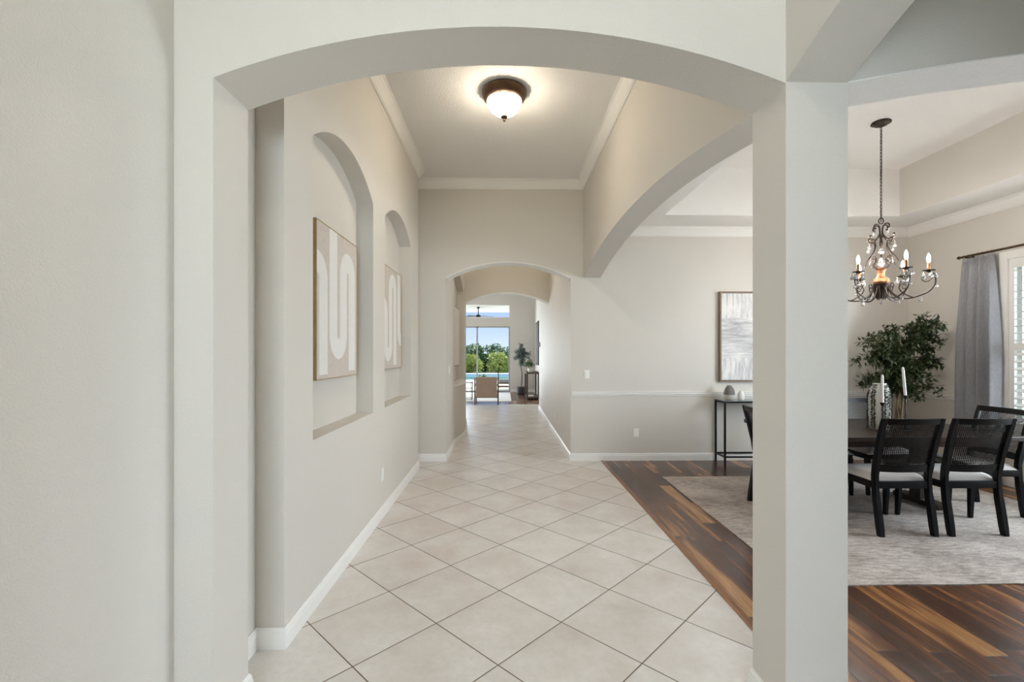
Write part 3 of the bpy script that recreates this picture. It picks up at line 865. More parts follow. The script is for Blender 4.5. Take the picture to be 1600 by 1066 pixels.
def back_y(z):      # centre line of the back post
    k = [(0, -0.262), (0.20, -0.232), (0.36, -0.205), (0.47, -0.200), (0.60, -0.222), (0.80, -0.268), (1.0, -0.325)]
    for (a, b), (c_, d) in zip(k[:-1], k[1:]):
        if z <= c_: return b + (d - b) * (z - a) / (c_ - a)
    return k[-1][1]
def back_curve(x, hw=0.22): return -0.030 * (1 - (x / hw) ** 2)      # back bows away from the sitter
def make_chair():
    o = thing('dining_chair', '', 'chair')
    HT = 0.965
    for sx in (-1, 1):
        bm = bmesh.new()
        secs = []
        for i in range(15):
            z = HT * i / 14
            wx = 0.040 - 0.006 * max(0, z - 0.5); wy = 0.046 if z < 0.5 else 0.046 - 0.016 * (z - 0.5) / 0.5
            sp = 0.222 + 0.010 * max(0, (0.35 - z) / 0.35) * 0 + 0.016 * max(0, (z - 0.5) / 0.5)
            secs.append((sx * sp, back_y(z), z, wx, wy))
        quadprism(bm, secs); bmesh.ops.bevel(bm, geom=[e for e in bm.edges if abs((e.verts[0].co - e.verts[1].co).normalized().z) > 0.5], offset=0.005, segments=2, affect='EDGES')
        part('leg', bm, 'black_wood', o, 'rear leg that rises into the back post', smooth=40)
        bm = bmesh.new()
        quadprism(bm, [(sx * 0.236, 0.238, 0, 0.030, 0.034), (sx * 0.232, 0.222, 0.39, 0.044, 0.050)])
        bmesh.ops.bevel(bm, geom=bm.edges[:], offset=0.004, segments=2, affect='EDGES')
        part('leg', bm, 'black_wood', o, 'tapered front leg', smooth=40)
    bm = bmesh.new()
    for (x0, x1, y0, y1) in ((-0.212, 0.212, 0.200, 0.240), (-0.205, 0.205, -0.222, -0.186), (-0.250, -0.214, -0.185, 0.24), (0.214, 0.250, -0.185, 0.24)):
        box(bm, x0, x1, y0, y1, 0.375, 0.432, 0.004)
    part('seat_frame', bm, 'black_wood', o, smooth=40)
    # cushion
    bm = bmesh.new(); n = 14; g = []
    for i in range(n + 1):
        row = []
        for j in range(n + 1):
            u = i / n * 2 - 1; v = j / n * 2 - 1
            hw = 0.243 + 0.006 * v
            x = u * hw; y = 0.032 + v * 0.225
            e = (1 - abs(u) ** 6) * (1 - abs(v) ** 6)
            row.append(bm.verts.new((x, y, 0.434 + 0.052 * e ** 0.45)))
        g.append(row)
    for i in range(n):
        for j in range(n): bm.faces.new((g[i][j], g[i + 1][j], g[i + 1][j + 1], g[i][j + 1]))
    bd = [e for e in bm.edges if e.is_boundary]; ex = bmesh.ops.extrude_edge_only(bm, edges=bd)
    nv = [v for v in ex['geom'] if isinstance(v, bmesh.types.BMVert)]
    for v in nv: v.co.z = 0.430
    part('seat_cushion', bm, 'seat', o, smooth=50)
    # rails
    def rail(name, z0, z1, th):
        bm = bmesh.new(); n = 14; rr = []
        hw = 0.205 + 0.016 * max(0, (z0 - 0.5) / 0.5)
        for i in range(n + 1):
            x = -hw + 2 * hw * i / n; cy = back_curve(x, hw)
            rr.append([bm.verts.new((x, back_y(z) + cy + s * th / 2, z)) for z, s in ((z0, -1), (z1, -1), (z1, 1), (z0, 1))])
        for A, B in zip(rr[:-1], rr[1:]):
            for k in range(4): bm.faces.new((A[k], A[(k + 1) % 4], B[(k + 1) % 4], B[k]))
        bm.faces.new(rr[0]); bm.faces.new(rr[-1][::-1])
        return part(name, bm, 'black_wood', o, smooth=40)
    rail('top_rail', 0.915, 0.965, 0.028)
    rail('lower_rail', 0.515, 0.575, 0.026)
    # woven cane: thin strands with open holes
    bm = bmesh.new(); z0, z1 = 0.572, 0.918; nx, nz = 30, 25; th = 0.0012
    def pt(x, z, s): return (x, back_y(z) + back_curve(x, 0.21) + s * th, z)
    hw = 0.206
    for i in range(nx + 1):
        xc = -hw + 2 * hw * i / nx; w = 0.0022; segs = 8; prev = None
        for k in range(segs + 1):
            z = z0 + (z1 - z0) * k / segs
            ring = [bm.verts.new(pt(xc - w, z, -1)), bm.verts.new(pt(xc + w, z, -1)), bm.verts.new(pt(xc + w, z, 1)), bm.verts.new(pt(xc - w, z, 1))]
            if prev:
                for q in range(4): bm.faces.new((prev[q], prev[(q + 1) % 4], ring[(q + 1) % 4], ring[q]))
            prev = ring
    for j in range(nz + 1):
        zc = z0 + (z1 - z0) * j / nz; w = 0.0021; prev = None
        for k in range(11):
            x = -hw + 2 * hw * k / 10
            ring = [bm.verts.new(pt(x, zc - w, -1.6)), bm.verts.new(pt(x, zc + w, -1.6)), bm.verts.new(pt(x, zc + w, 1.6)), bm.verts.new(pt(x, zc - w, 1.6))]
            if prev:
                for q in range(4): bm.faces.new((prev[q], prev[(q + 1) % 4], ring[(q + 1) % 4], ring[q]))
            prev = ring
    part('cane_back', bm, 'black_wood', o, 'open woven black cane panel')
    return o
CG = 'black cane-backed chairs around the dining table'
ch = make_chair(); ch['group'] = CG
ch.location = (3.285, 3.955, ZRG)
ch['label'] = 'black cane-back dining chair nearest the white pillar, its back to the viewer'
for (x, y, rz, lab) in (
    (3.868, 3.955, 0, 'black cane-back dining chair with its back to the viewer, right of its near twin'),
    (2.745, 4.39, R(-90), 'black dining chair at the left end of the table, mostly hidden by the pillar'),
    (4.47, 4.33, R(88), 'black cane-back dining chair at the window end of the table, beside the curtain'),
    (4.05, 5.0, R(180), 'black cane-back dining chair across the table, right behind the tall white vase'),
    (3.40, 5.0, R(180), 'black dining chair across the table, hidden behind the pillar')):
    dup_tree(ch, (x, y, ZRG), rz, lab, CG)

# ------------------------------------------------------------------ dining table
o = thing('dining_table', 'long dark brown wooden dining table on the distressed rug', 'dining table', (3.66, 4.53, ZRG))
bm = bmesh.new(); box(bm, -0.98, 0.96, -0.575, 0.575, 0.715, 0.755, 0.004); part('tabletop', bm, 'table_wood', o)
bm = bmesh.new(); box(bm, -0.90, 0.88, -0.52, 0.52, 0.66, 0.7155); part('apron', bm, 'table_wood', o)
for x in (-0.50, 0.50):
    bm = bmesh.new(); quadprism(bm, [(x, 0, 0.05, 0.13, 0.13), (x, 0, 0.30, 0.10, 0.10), (x, 0, 0.661, 0.15, 0.15)]); pd = part('pedestal', bm, 'table_wood', o)
    bm = bmesh.new(); box(bm, x - 0.07, x + 0.07, -0.25, 0.25, 0, 0.052, 0.006); part('foot', bm, 'table_wood', pd)
ZTB = ZRG + 0.755

# white vase hung with strings of green beads
VX, VY = 3.66, 4.43
o = thing('tall_vase', 'tall white vase with green leafy garlands hanging down, on the dining table', 'vase', (VX, VY, ZTB))
bm = bmesh.new()
lathe(bm, [(0, 0), (0.070, 0), (0.080, 0.02), (0.086, 0.10), (0.090, 0.20), (0.088, 0.30), (0.080, 0.37), (0.066, 0.415), (0.054, 0.428), (0.054, 0.44), (0.047, 0.44), (0.045, 0.40), (0, 0.38)], 48)
part('vase_body', bm, 'cream', o, smooth=50)
random.seed(5)
for ang in (200, 252, 278, 300, 322, 345, 20, 70, 120, 160):
    bm = bmesh.new(); a = R(ang)
    for k in range(30):
        z = 0.425 - k * 0.0142
        r_ = 0.0915 if z < 0.34 else 0.0915 - (z - 0.34) * 0.36
        for s in (-1, 1):
            aa = a + s * 0.07 + random.uniform(-0.03, 0.03); rr = r_ + random.uniform(0.001, 0.007)
            c0 = Vector((rr * math.cos(aa), rr * math.sin(aa), z))
            d = Vector((-math.sin(a) * s * 0.9, math.cos(a) * s * 0.9, random.uniform(-0.5, 0.5))).normalized()
            up = Vector((math.cos(a) * 0.5, math.sin(a) * 0.5, 0.8)).normalized(); L = 0.020; w = 0.0095
            p = [c0 - d * L * 0.4, c0 + up * w, c0 + d * L, c0 - up * w]
            bm.faces.new([bm.verts.new(q) for q in p])
    bmesh.ops.solidify(bm, geom=bm.faces[:], thickness=0.0015)
    part('garland', bm, 'leaf', o, 'string of small dark green leaves')

def candlestick(x, y, hh, cl, lean, label_c, label_h, rz=0.0):
    h = thing('candle_holder', label_h, 'candle holder', (x, y, ZTB))
    bm = bmesh.new(); lathe(bm, [(0, 0), (0.045, 0), (0.045, 0.004), (0.012, 0.010), (0.0, 0.012)], 24); part('base', bm, 'black_metal', h, smooth=40)
    bm = bmesh.new(); lathe(bm, [(0, 0.008), (0.0045, 0.008), (0.0045, hh - 0.028), (0, hh - 0.028)], 10); part('stem', bm, 'black_metal', h, smooth=40)
    bm = bmesh.new(); lathe(bm, [(0, hh - 0.034), (0.006, hh - 0.030), (0.016, hh - 0.008), (0.018, hh + 0.004), (0.0165, hh + 0.004), (0.013, hh - 0.004), (0, hh - 0.006)], 18); part('cup', bm, 'black_metal', h, smooth=40)
    bm = bmesh.new(); lathe(bm, [(0, 0), (0.0122, 0), (0.0108, cl * 0.90), (0.0085, cl * 0.965), (0.003, cl), (0, cl)], 20)
    c_ = link_bm(bm, 'taper_candle', 'candle', None, (x, y, ZTB + hh - 0.004), (0, lean, rz), smooth=40)
    tag(c_, label_c, 'candle')
    bm = bmesh.new(); tube(bm, [(0, 0, cl - 0.001), (0.001, 0, cl + 0.008)], 0.0008, 5); part('wick', bm, 'black_metal', c_)
candlestick(3.555, 4.27, 0.268, 0.272, 0, 'shorter white taper candle in front of the white vase', 'lower black candle holder in front of the white vase')
candlestick(3.89, 4.40, 0.322, 0.285, R(-5), 'taller white taper candle leaning slightly left, right of the vase', 'taller thin black candle holder right of the white vase')

# ------------------------------------------------------------------ chandelier
CHX, CHY = 3.83, 4.615
ch = thing('chandelier', 'dark bronze chandelier with scrolls, crystal drops and lit candle bulbs over the dining table', 'chandelier', (CHX, CHY, 0))
bm = bmesh.new()
lathe(bm, [(0, ZT), (0.078, ZT), (0.082, ZT - 0.008), (0.076, ZT - 0.018), (0.066, ZT - 0.022), (0.055, ZT - 0.036), (0.030, ZT - 0.044), (0.012, ZT - 0.050), (0, ZT - 0.052)], 36)
for k in range(24):
    a = 2 * PI * k / 24
    box(bm, -0.007, 0.007, -0.004, 0.004, -0.006, 0.006, 0.002, Matrix.Translation((0.078 * math.cos(a), 0.078 * math.sin(a), ZT - 0.012)) @ Matrix.Rotation(a, 4, 'Z'))
part('canopy', bm, 'bronze', ch, smooth=35)
bm = bmesh.new(); z = ZT - 0.05; k = 0
while z > 2.875:
    L = 0.040; pts = []
    for i in range(14):
        a = 2 * PI * i / 14; u = 0.0085 * math.cos(a); v = (L / 2) * math.sin(a)
        pts.append((u, 0, z - L / 2 + v) if k % 2 == 0 else (0, u, z - L / 2 + v))
    tube(bm, pts, 0.0030, 6, closed=True); z -= L - 0.007; k += 1
tube(bm, [(0.004, 0.004, ZT - 0.05), (0.004, -0.003, 3.5), (-0.004, 0.003, 3.2), (0, 0, 2.86)], 0.0016, 5)
part('chain', bm, 'bronze', ch, smooth=True)
bm = bmesh.new()
tube(bm, [(0.026 * math.cos(2 * PI * i / 20), 0, 2.845 + 0.030 * math.sin(2 * PI * i / 20)) for i in range(20)], 0.0045, 8, closed=True)
part('top_ring', bm, 'bronze', ch, smooth=True)
def spiral(c, r0, r1, a0, turns, n=22):
    return [(c[0] + (r0 + (r1 - r0) * i / n) * math.cos(a0 + turns * 2 * PI * i / n), c[1] + (r0 + (r1 - r0) * i / n) * math.sin(a0 + turns * 2 * PI * i / n)) for i in range(n + 1)]
def rz_pts(pts, ang): return [(r_ * math.cos(ang), r_ * math.sin(ang), z) for r_, z in pts]
def drop_bm(L=0.05, w=0.012, seg=8):
    bm = bmesh.new(); lathe(bm, [(0, 0), (w * 0.25, -L * 0.12), (w * 0.45, -L * 0.35), (w, -L * 0.72), (w * 0.72, -L * 0.93), (0, -L)], seg)
    lathe(bm, [(0, 0.012), (0.004, 0.008), (0.0045, 0.004), (0, 0.0)], seg)
    return bm
drop_src = {}
def drop(parent, x, y, z, kind):
    if kind not in drop_src:
        L, w = {'s': (0.034, 0.009), 'm': (0.052, 0.0125), 'l': (0.060, 0.019)}[kind]
        ob = part('crystal_drop', drop_bm(L, w), 'crystal', parent, loc=(x, y, z)); drop_src[kind] = ob
    else:
        ob = drop_src[kind].copy(); ob.parent = parent; ob.location = (x, y, z); C.objects.link(ob)
    return ob
# crown fleur and cage scrolls
for k in range(4):
    a = R(10 + 90 * k); bm = bmesh.new()
    p = [(0.008, 2.675), (0.014, 2.73), (0.020, 2.78), (0.045, 2.806), (0.075, 2.800), (0.086, 2.775), (0.078, 2.758), (0.068, 2.765)]
    q = smooth_pts(rz_pts(p, a), 5); tube(bm, q, [0.0065] * (len(q) - 8) + [0.0065 + 0.0007 * i for i in range(8)], 7)
    part('crown_scroll', bm, 'bronze', ch, smooth=True)
    drop(ch, 0.078 * math.cos(a), 0.078 * math.sin(a), 2.748, 's')
for k in range(4):
    a = R(10 + 90 * k); bm = bmesh.new()
    p = [(0.010, 2.735), (0.030, 2.69), (0.065, 2.652), (0.105, 2.648), (0.134, 2.668), (0.132, 2.69), (0.116, 2.684)]
    tube(bm, smooth_pts(rz_pts(p, a), 6), 0.0062, 7)
    p = [(0.135, 2.600), (0.125, 2.590), (0.105, 2.598), (0.103, 2.622), (0.125, 2.640), (0.150, 2.625), (0.158, 2.59), (0.140, 2.545), (0.105, 2.50), (0.092, 2.46), (0.115, 2.425), (0.150, 2.39), (0.165, 2.36)] 
    p = [(0.128, 2.612), (0.112, 2.606), (0.104, 2.622), (0.118, 2.642), (0.098, 2.655), (0.074, 2.628), (0.066, 2.585), (0.082, 2.54), (0.108, 2.500), (0.150, 2.452), (0.178, 2.405)]
    tube(bm, smooth_pts(rz_pts(p, a), 6), 0.0055, 7)
    p = [(0.084, 2.452), (0.096, 2.444), (0.106, 2.458), (0.094, 2.478), (0.070, 2.474), (0.058, 2.446), (0.072, 2.415), (0.100, 2.395), (0.06, 2.365), (0.03, 2.35)]
    tube(bm, smooth_pts(rz_pts(p, a), 6), 0.005, 7)
    part('cage_scroll', bm, 'bronze', ch, smooth=True)
    drop(ch, 0.140 * math.cos(a), 0.140 * math.sin(a), 2.600, 'm')
    drop(ch, 0.088 * math.cos(a + 0.7), 0.088 * math.sin(a + 0.7), 2.455, 'm')
    bm = bmesh.new()
    for m_ in range(4):
        b = a + m_ * PI / 2; c0 = Vector((0.136 * math.cos(a), 0.136 * math.sin(a), 2.668)); d = Vector((math.cos(b), math.sin(b), 0.35)) * 0.026; s = Vector((-math.sin(b), math.cos(b), 0)) * 0.010
        bm.faces.new([bm.verts.new(v) for v in (c0, c0 + d * 0.5 + s, c0 + d, c0 + d * 0.5 - s)])
    bmesh.ops.solidify(bm, geom=bm.faces[:], thickness=0.0015)
    part('petal_cup', bm, 'petal', ch, 'small cream petal cup')
# centre column with crystal stack and copper urn
bm = bmesh.new(); lathe(bm, [(0, 2.70), (0.012, 2.70), (0.018, 2.68), (0.010, 2.66), (0.014, 2.64), (0.016, 2.60), (0.008, 2.585), (0.006, 2.50), (0.010, 2.49), (0.006, 2.47), (0.006, 2.36), (0, 2.36)], 16)
part('centre_rod', bm, 'bronze', ch, smooth=40)
for z_, r_ in ((2.555, 0.016), (2.53, 0.026), (2.455, 0.018), (2.43, 0.026), (2.405, 0.032), (2.38, 0.022)):
    bm = bmesh.new()
    lathe(bm, [(0.0062, z_ + r_ * 0.8), (r_ * 0.6, z_ + r_ * 0.5), (r_, z_), (r_ * 0.6, z_ - r_ * 0.5), (0.0062, z_ - r_ * 0.8)], 10)
    part('crystal_bead', bm, 'crystal', ch)
bm = bmesh.new()
lathe(bm, [(0, 2.365), (0.040, 2.365), (0.050, 2.355), (0.036, 2.34), (0.030, 2.31), (0.034, 2.28), (0.044, 2.265), (0.064, 2.255), (0.068, 2.24), (0.072, 2.225), (0.064, 2.21), (0.050, 2.205), (0.050, 2.20), (0, 2.20)], 12)
part('urn', bm, 'copper', ch, 'gilded copper urn')
bm = bmesh.new()
lathe(bm, [(0, 2.205), (0.070, 2.205), (0.066, 2.188), (0.044, 2.17), (0.030, 2.13), (0.022, 2.09), (0.012, 2.06), (0, 2.05)], 16)
for k in range(6):
    a = 2 * PI * k / 6 + PI / 6
    q = smooth_pts(rz_pts([(0.060, 2.185), (0.052, 2.13), (0.040, 2.08), (0.030, 2.04)], a), 4); tube(bm, q, [0.012 + 0.006 * math.sin(PI * i / (len(q) - 1)) - 0.010 * i / (len(q) - 1) for i in range(len(q))], 6)
part('lower_bell', bm, 'bronze', ch, smooth=50)
drop(ch, 0, 0, 2.048, 'm')
ARMR = 0.36; ARMZ = 2.295
for k in range(6):
    a = 2 * PI * k / 6 + R(21)
    sc = lambda pp: [(q_[0] * 0.828, q_[1] - 0.03 * min(1, max(0, (q_[1] - 2.045) / 0.1)) * (q_[0] > 0.14)) for q_ in pp]
    bm = bmesh.new()
    p = [(0.050, 2.195), (0.085, 2.13), (0.13, 2.075), (0.20, 2.045), (0.28, 2.045), (0.36, 2.075), (0.435, 2.12), (0.482, 2.18), (0.496, 2.235), (0.484, 2.285), (0.455, 2.31), (0.435, 2.318)]
    tube(bm, smooth_pts(rz_pts(sc(p), a), 5), 0.0068, 8)
    # inner scroll of the arm
    p = [(0.30, 2.05), (0.245, 2.085), (0.190, 2.14), (0.168, 2.185), (0.186, 2.218), (0.220, 2.215), (0.230, 2.19), (0.212, 2.172), (0.198, 2.184)]
    tube(bm, smooth_pts(rz_pts(sc(p), a), 5), 0.0052, 7)
    p = [(0.484, 2.285), (0.455, 2.245), (0.42, 2.225), (0.385, 2.235), (0.372, 2.262), (0.388, 2.28), (0.405, 2.268)]
    tube(bm, smooth_pts(rz_pts(sc(p), a), 5), 0.0042, 7)
    arm = part('arm', bm, 'bronze', ch, smooth=True)
    cx, cy = ARMR * math.cos(a), ARMR * math.sin(a)
    bm = bmesh.new(); lathe(bm, [(0, ARMZ - 0.012), (0.012, ARMZ - 0.010), (0.022, ARMZ), (0.048, ARMZ + 0.004), (0.054, ARMZ + 0.010), (0.050, ARMZ + 0.010), (0.016, ARMZ + 0.006), (0, ARMZ + 0.006)], 20, (cx, cy, 0))
    part('drip_dish', bm, 'bronze', arm, smooth=40)
    bm = bmesh.new(); lathe(bm, [(0, ARMZ + 0.004), (0.0125, ARMZ + 0.004), (0.0125, ARMZ + 0.085), (0, ARMZ + 0.085)], 14, (cx, cy, 0))
    part('candle_sleeve', bm, 'copper', arm, smooth=40)
    bm = bmesh.new(); lathe(bm, [(0, ARMZ + 0.085), (0.007, ARMZ + 0.087), (0.0125, ARMZ + 0.105), (0.0145, ARMZ + 0.125), (0.010, ARMZ + 0.148), (0.004, ARMZ + 0.166), (0, ARMZ + 0.172)], 14, (cx, cy, 0))
    part('bulb', bm, 'bulb', arm, smooth=True)
    for m_ in range(5):
        b = 2 * PI * m_ / 5 + a
        drop(arm, cx + 0.048 * math.cos(b), cy + 0.048 * math.sin(b), ARMZ - 0.008, 'm' if m_ % 2 else 'l')
    drop(arm, 0.418 * math.cos(a), 0.418 * math.sin(a), 2.185, 'm')
    drop(arm, 0.30 * math.cos(a), 0.30 * math.sin(a), 2.062, 'l' if k % 2 else 'm')

# ------------------------------------------------------------------ curtain and rod
o = thing('curtain_rod', 'bronze curtain rod above the shuttered dining window', 'curtain rod', (XD - 0.085, 4.3, 2.675))
bm = bmesh.new(); tube(bm, [(0, -2.1, 0), (0, 1.28, 0)], 0.013, 14); part('rod', bm, 'lamp_bronze', o, smooth=40)
for y in (-2.1, 1.28):
    s = 1 if y > 0 else -1
    bm = bmesh.new(); tube(bm, [(0, y, 0), (0, y + s * 0.008, 0), (0, y + s * 0.016, 0), (0, y + s * 0.026, 0)], [0.017, 0.020, 0.020, 0.014], 14); part('finial', bm, 'lamp_bronze', o, smooth=40)
for y in (-1.9, 1.20):
    bm = bmesh.new(); box(bm, -0.01, 0.084, y - 0.008, y + 0.008, -0.024, -0.011); box(bm, 0.078, 0.0845, y - 0.018, y + 0.018, -0.05, 0.03, 0.002); part('bracket', bm, 'lamp_bronze', o)
def curtain(label, ya, yb, ztop, zbot, seed):
    o = thing('curtain', label, 'curtain', (XD - 0.085, (ya + yb) / 2, 0))
    bm = bmesh.new(); nu, nv = 90, 26; g = []; yc = (ya + yb) / 2; hw0 = (yb - ya) / 2
    for j in range(nv + 1):
        t_ = j / nv; z = ztop + (zbot - ztop) * t_; row = []
        hw = hw0 * (0.74 + 0.26 * min(1, t_ * 2.2) ** 0.6)
        amp = 0.020 + 0.038 * min(1, t_ * 3)
        for i in range(nu + 1):
            u = i / nu * 2 - 1
            w_ = math.sin(u * PI * 3.2 + seed + 0.5 * math.sin(u * 3 + seed)) * amp + 0.3 * amp * math.sin(u * PI * 6.1 + 2 * seed + 1.2 * t_)
            row.append(bm.verts.new((w_ , u * hw + 0.006 * math.sin(t_ * 6 + u * 4), z)))
        g.append(row)
    for j in range(nv):
        for i in range(nu): bm.faces.new((g[j][i], g[j][i + 1], g[j + 1][i + 1], g[j + 1][i]))
    bmesh.ops.solidify(bm, geom=bm.faces[:], thickness=0.003)
    part('panel', bm, 'curtain', o, smooth=True)
    for k in range(7):
        y = -hw0 * 0.70 + 1.40 * hw0 * k / 6
        bm = bmesh.new(); tube(bm, [(0.021 * math.cos(2 * PI * i / 16), y, ztop + 0.026 + 0.021 * math.sin(2 * PI * i / 16)) for i in range(16)], 0.002, 6, closed=True)
        part('ring', bm, 'lamp_bronze', o, smooth=True)
    return o
curtain('pale grey pleated curtain beside the shuttered window, left of the frame', 5.13, 5.60, 2.642, 0.015, 0.7)

# ------------------------------------------------------------------ leaves
def leaf_quad(bm, p, d, up, L, w):
    s = d.cross(up)
    if s.length < 1e-4: s = Vector((1, 0, 0))
    s.normalize(); n_ = s.cross(d).normalized()
    a = bm.verts.new(p); b = bm.verts.new(p + d * L * 0.42 + s * w / 2 - n_ * w * 0.12); c_ = bm.verts.new(p + d * L - n_ * L * 0.1); e = bm.verts.new(p + d * L * 0.42 - s * w / 2 - n_ * w * 0.12); m_ = bm.verts.new(p + d * L * 0.5 + n_ * w * 0.06)
    bm.faces.new((a, b, m_)); bm.faces.new((b, c_, m_)); bm.faces.new((c_, e, m_)); bm.faces.new((e, a, m_))
def rnd_dir(rg, zb=0.0):
    while True:
        v = Vector((rg.uniform(-1, 1), rg.uniform(-1, 1), rg.uniform(-1, 1)))
        if 0.05 < v.length < 1: v.normalize(); v.z += zb; return v.normalized()
def plant_from_lobes(o, base, lobes, leaves, L, w, leafmat, trunks, seed, twig_r=0.004, twigs_per=5, droop=-0.25):
    rg = random.Random(seed); bl = bmesh.new(); bt = bmesh.new()
    for tr in trunks: 
        q = smooth_pts(tr[0], 6); tube(bt, q, [tr[1] + (tr[2] - tr[1]) * i / (len(q) - 1) for i in range(len(q))], 7)
    tot = sum(l_[3] ** 2 * l_[4] for l_ in lobes)
    for (x, y, z, r_, den) in lobes:
        c0 = Vector((x, y, z)); n = int(leaves * r_ ** 2 * den / tot)
        tw = []
        for k in range(twigs_per):
            d = rnd_dir(rg, 0.15); e = c0 + Vector((d.x * r_, d.y * r_, d.z * r_ * 0.8)) * rg.uniform(0.6, 0.95)
            st = base + (c0 - base) * rg.uniform(0.55, 0.9); st.x *= 0.5
            mid = (st + e) / 2 + Vector((0, 0, 0.06)); q = smooth_pts([st, mid, e], 5); tube(bt, q, [twig_r * (1.2 - 0.8 * i / (len(q) - 1)) for i in range(len(q))], 5); tw.append(q)
        for i in range(n):
            q = rg.choice(tw); p0 = q[rg.randint(len(q) // 3, len(q) - 1)]
            off = rnd_dir(rg) * r_ * 0.42 * rg.random() ** 0.6
            p = p0 + off * 0.9
            d = rnd_dir(rg, droop)
            out = (p - c0); 
            if out.length > 0: d = (d + out.normalized() * 0.6).normalized()
            s = rg.uniform(0.75, 1.15)
            leaf_quad(bl, p, d, Vector((0, 0, 1)), L * s, w * s)
    f = part('foliage', bl, leafmat, o); t_ = part('trunk', bt, 'bark', o, smooth=True)
    return f
PX, PY = 5.0, 5.74
o = thing('potted_ficus_tree', 'bushy dark green ficus tree in the dining corner beside the curtain', 'potted plant', (PX, PY, 0))
bm = bmesh.new(); lathe(bm, [(0, 0), (0.12, 0), (0.15, 0.02), (0.185, 0.28), (0.19, 0.31), (0.17, 0.31), (0.165, 0.27), (0, 0.27)], 28); pt_ = part('pot', bm, 'pot', o, smooth=40)
bm = bmesh.new(); lathe(bm, [(0, 0.268), (0.166, 0.268), (0.14, 0.285), (0, 0.29)], 20); part('moss', bm, 'soil', pt_)
tr = []
for k in range(3):
    a = 2 * PI * k / 3
    tr.append(([(0.03 * math.cos(a + z * 5.5), 0.03 * math.sin(a + z * 5.5), 0.27 + z * 1.0) for z in (0, 0.15, 0.3, 0.45, 0.6, 0.75, 0.9)] + [(0.12 * math.cos(a), 0.10 * math.sin(a), 1.50), (0.25 * math.cos(a), 0.15 * math.sin(a), 1.80)], 0.021, 0.006))
tr += [([(0, 0, 1.25), (-0.12, 0, 1.42), (-0.34, -0.03, 1.70)], 0.010, 0.004), ([(0, 0, 1.2), (0.10, 0, 1.45), (0.30, -0.02, 1.78)], 0.011, 0.004), ([(0, 0, 1.0), (0.2, -0.05, 1.18), (0.42, -0.05, 1.22)], 0.008, 0.003)]
lob = [(0.30, -0.02, 1.82, 0.20, 1.3), (0.38, 0.0, 1.62, 0.17, 1.1), (0.20, 0.0, 1.70, 0.18, 1.0), (-0.22, 0, 1.76, 0.15, 0.9), (-0.36, 0, 1.64, 0.14, 0.9), (-0.40, 0, 1.42, 0.15, 1.0), (-0.22, -0.05, 1.46, 0.20, 1.2), (0.0, 0, 1.50, 0.20, 1.1),
       (0.36, 0, 1.40, 0.15, 1.1), (0.16, 0, 1.38, 0.16, 0.7), (-0.10, -0.05, 1.25, 0.20, 1.2), (-0.32, 0, 1.12, 0.16, 0.9), (-0.05, -0.05, 1.02, 0.16, 1.0), (0.34, -0.05, 1.20, 0.15, 0.5), (0.14, -0.05, 0.96, 0.12, 0.7), (0.40, -0.05, 1.04, 0.12, 0.35)]
plant_from_lobes(o, Vector((0, 0, 1.0)), lob, 5600, 0.076, 0.035, 'leaf', tr, 11, 0.0035, 6)

# ------------------------------------------------------------------ living room at the end of the corridor
# console against the right wall
o = thing('console_table', 'dark wooden open-frame console by the right wall of the living room', 'console table', (0.92, 15.45, 0))
hw, hd, ht = 0.21, 0.62, 0.88
for sx in (-1, 1):
    for sy in (-1, 1):
        bm = bmesh.new(); box(bm, sx * hw - 0.028 * (sx > 0) * 2, sx * hw + 0.028 * (sx < 0) * 2, sy * hd - 0.028 * (sy > 0) * 2, sy * hd + 0.028 * (sy < 0) * 2, 0, ht - 0.05); part('leg', bm, 'walnut', o)
bm = bmesh.new(); box(bm, -hw - 0.01, hw + 0.01, -hd - 0.01, hd + 0.01, ht - 0.05, ht, 0.004); part('tabletop', bm, 'walnut', o)
bm = bmesh.new(); box(bm, -hw + 0.01, hw - 0.01, -hd + 0.06, hd - 0.06, 0.03, 0.08); box(bm, -hw + 0.056, hw - 0.056, -hd, -hd + 0.05, 0.03, 0.08); part('shelf', bm, 'walnut', o)
bm = bmesh.new(); box(bm, -0.10, 0.10, -0.14, 0.14, 0, 0.035, 0.003); b_ = link_bm(bm, 'book', 'cream', None, (0.86, 15.10, 0.081)); tag(b_, 'white book lying on the bottom shelf of the living room console', 'book')
o = thing('potted_plant', 'small leafy green plant on the living room console', 'potted plant', (0.86, 15.2, 0.8805))
bm = bmesh.new(); lathe(bm, [(0, 0), (0.07, 0), (0.09, 0.10), (0.085, 0.12), (0.07, 0.10), (0, 0.09)], 20); part('pot', bm, 'cream', o, smooth=40)
plant_from_lobes(o, Vector((0, 0, 0.1)), [(0.0, 0, 0.27, 0.13, 1), (0.10, 0, 0.24, 0.10, 1), (-0.12, 0, 0.23, 0.11, 1)], 260, 0.075, 0.04, 'leaf_green', [([(0, 0, 0.08), (0, 0, 0.25)], 0.006, 0.004)], 3, 0.002, 4)
o = thing('potted_olive_tree', 'tall blue-green leafy tree behind the living room console', 'potted plant', (0.62, 16.9, 0))
bm = bmesh.new(); lathe(bm, [(0, 0), (0.13, 0), (0.16, 0.02), (0.17, 0.26), (0.15, 0.27), (0, 0.24)], 24); part('pot', bm, 'pot', o, smooth=40)
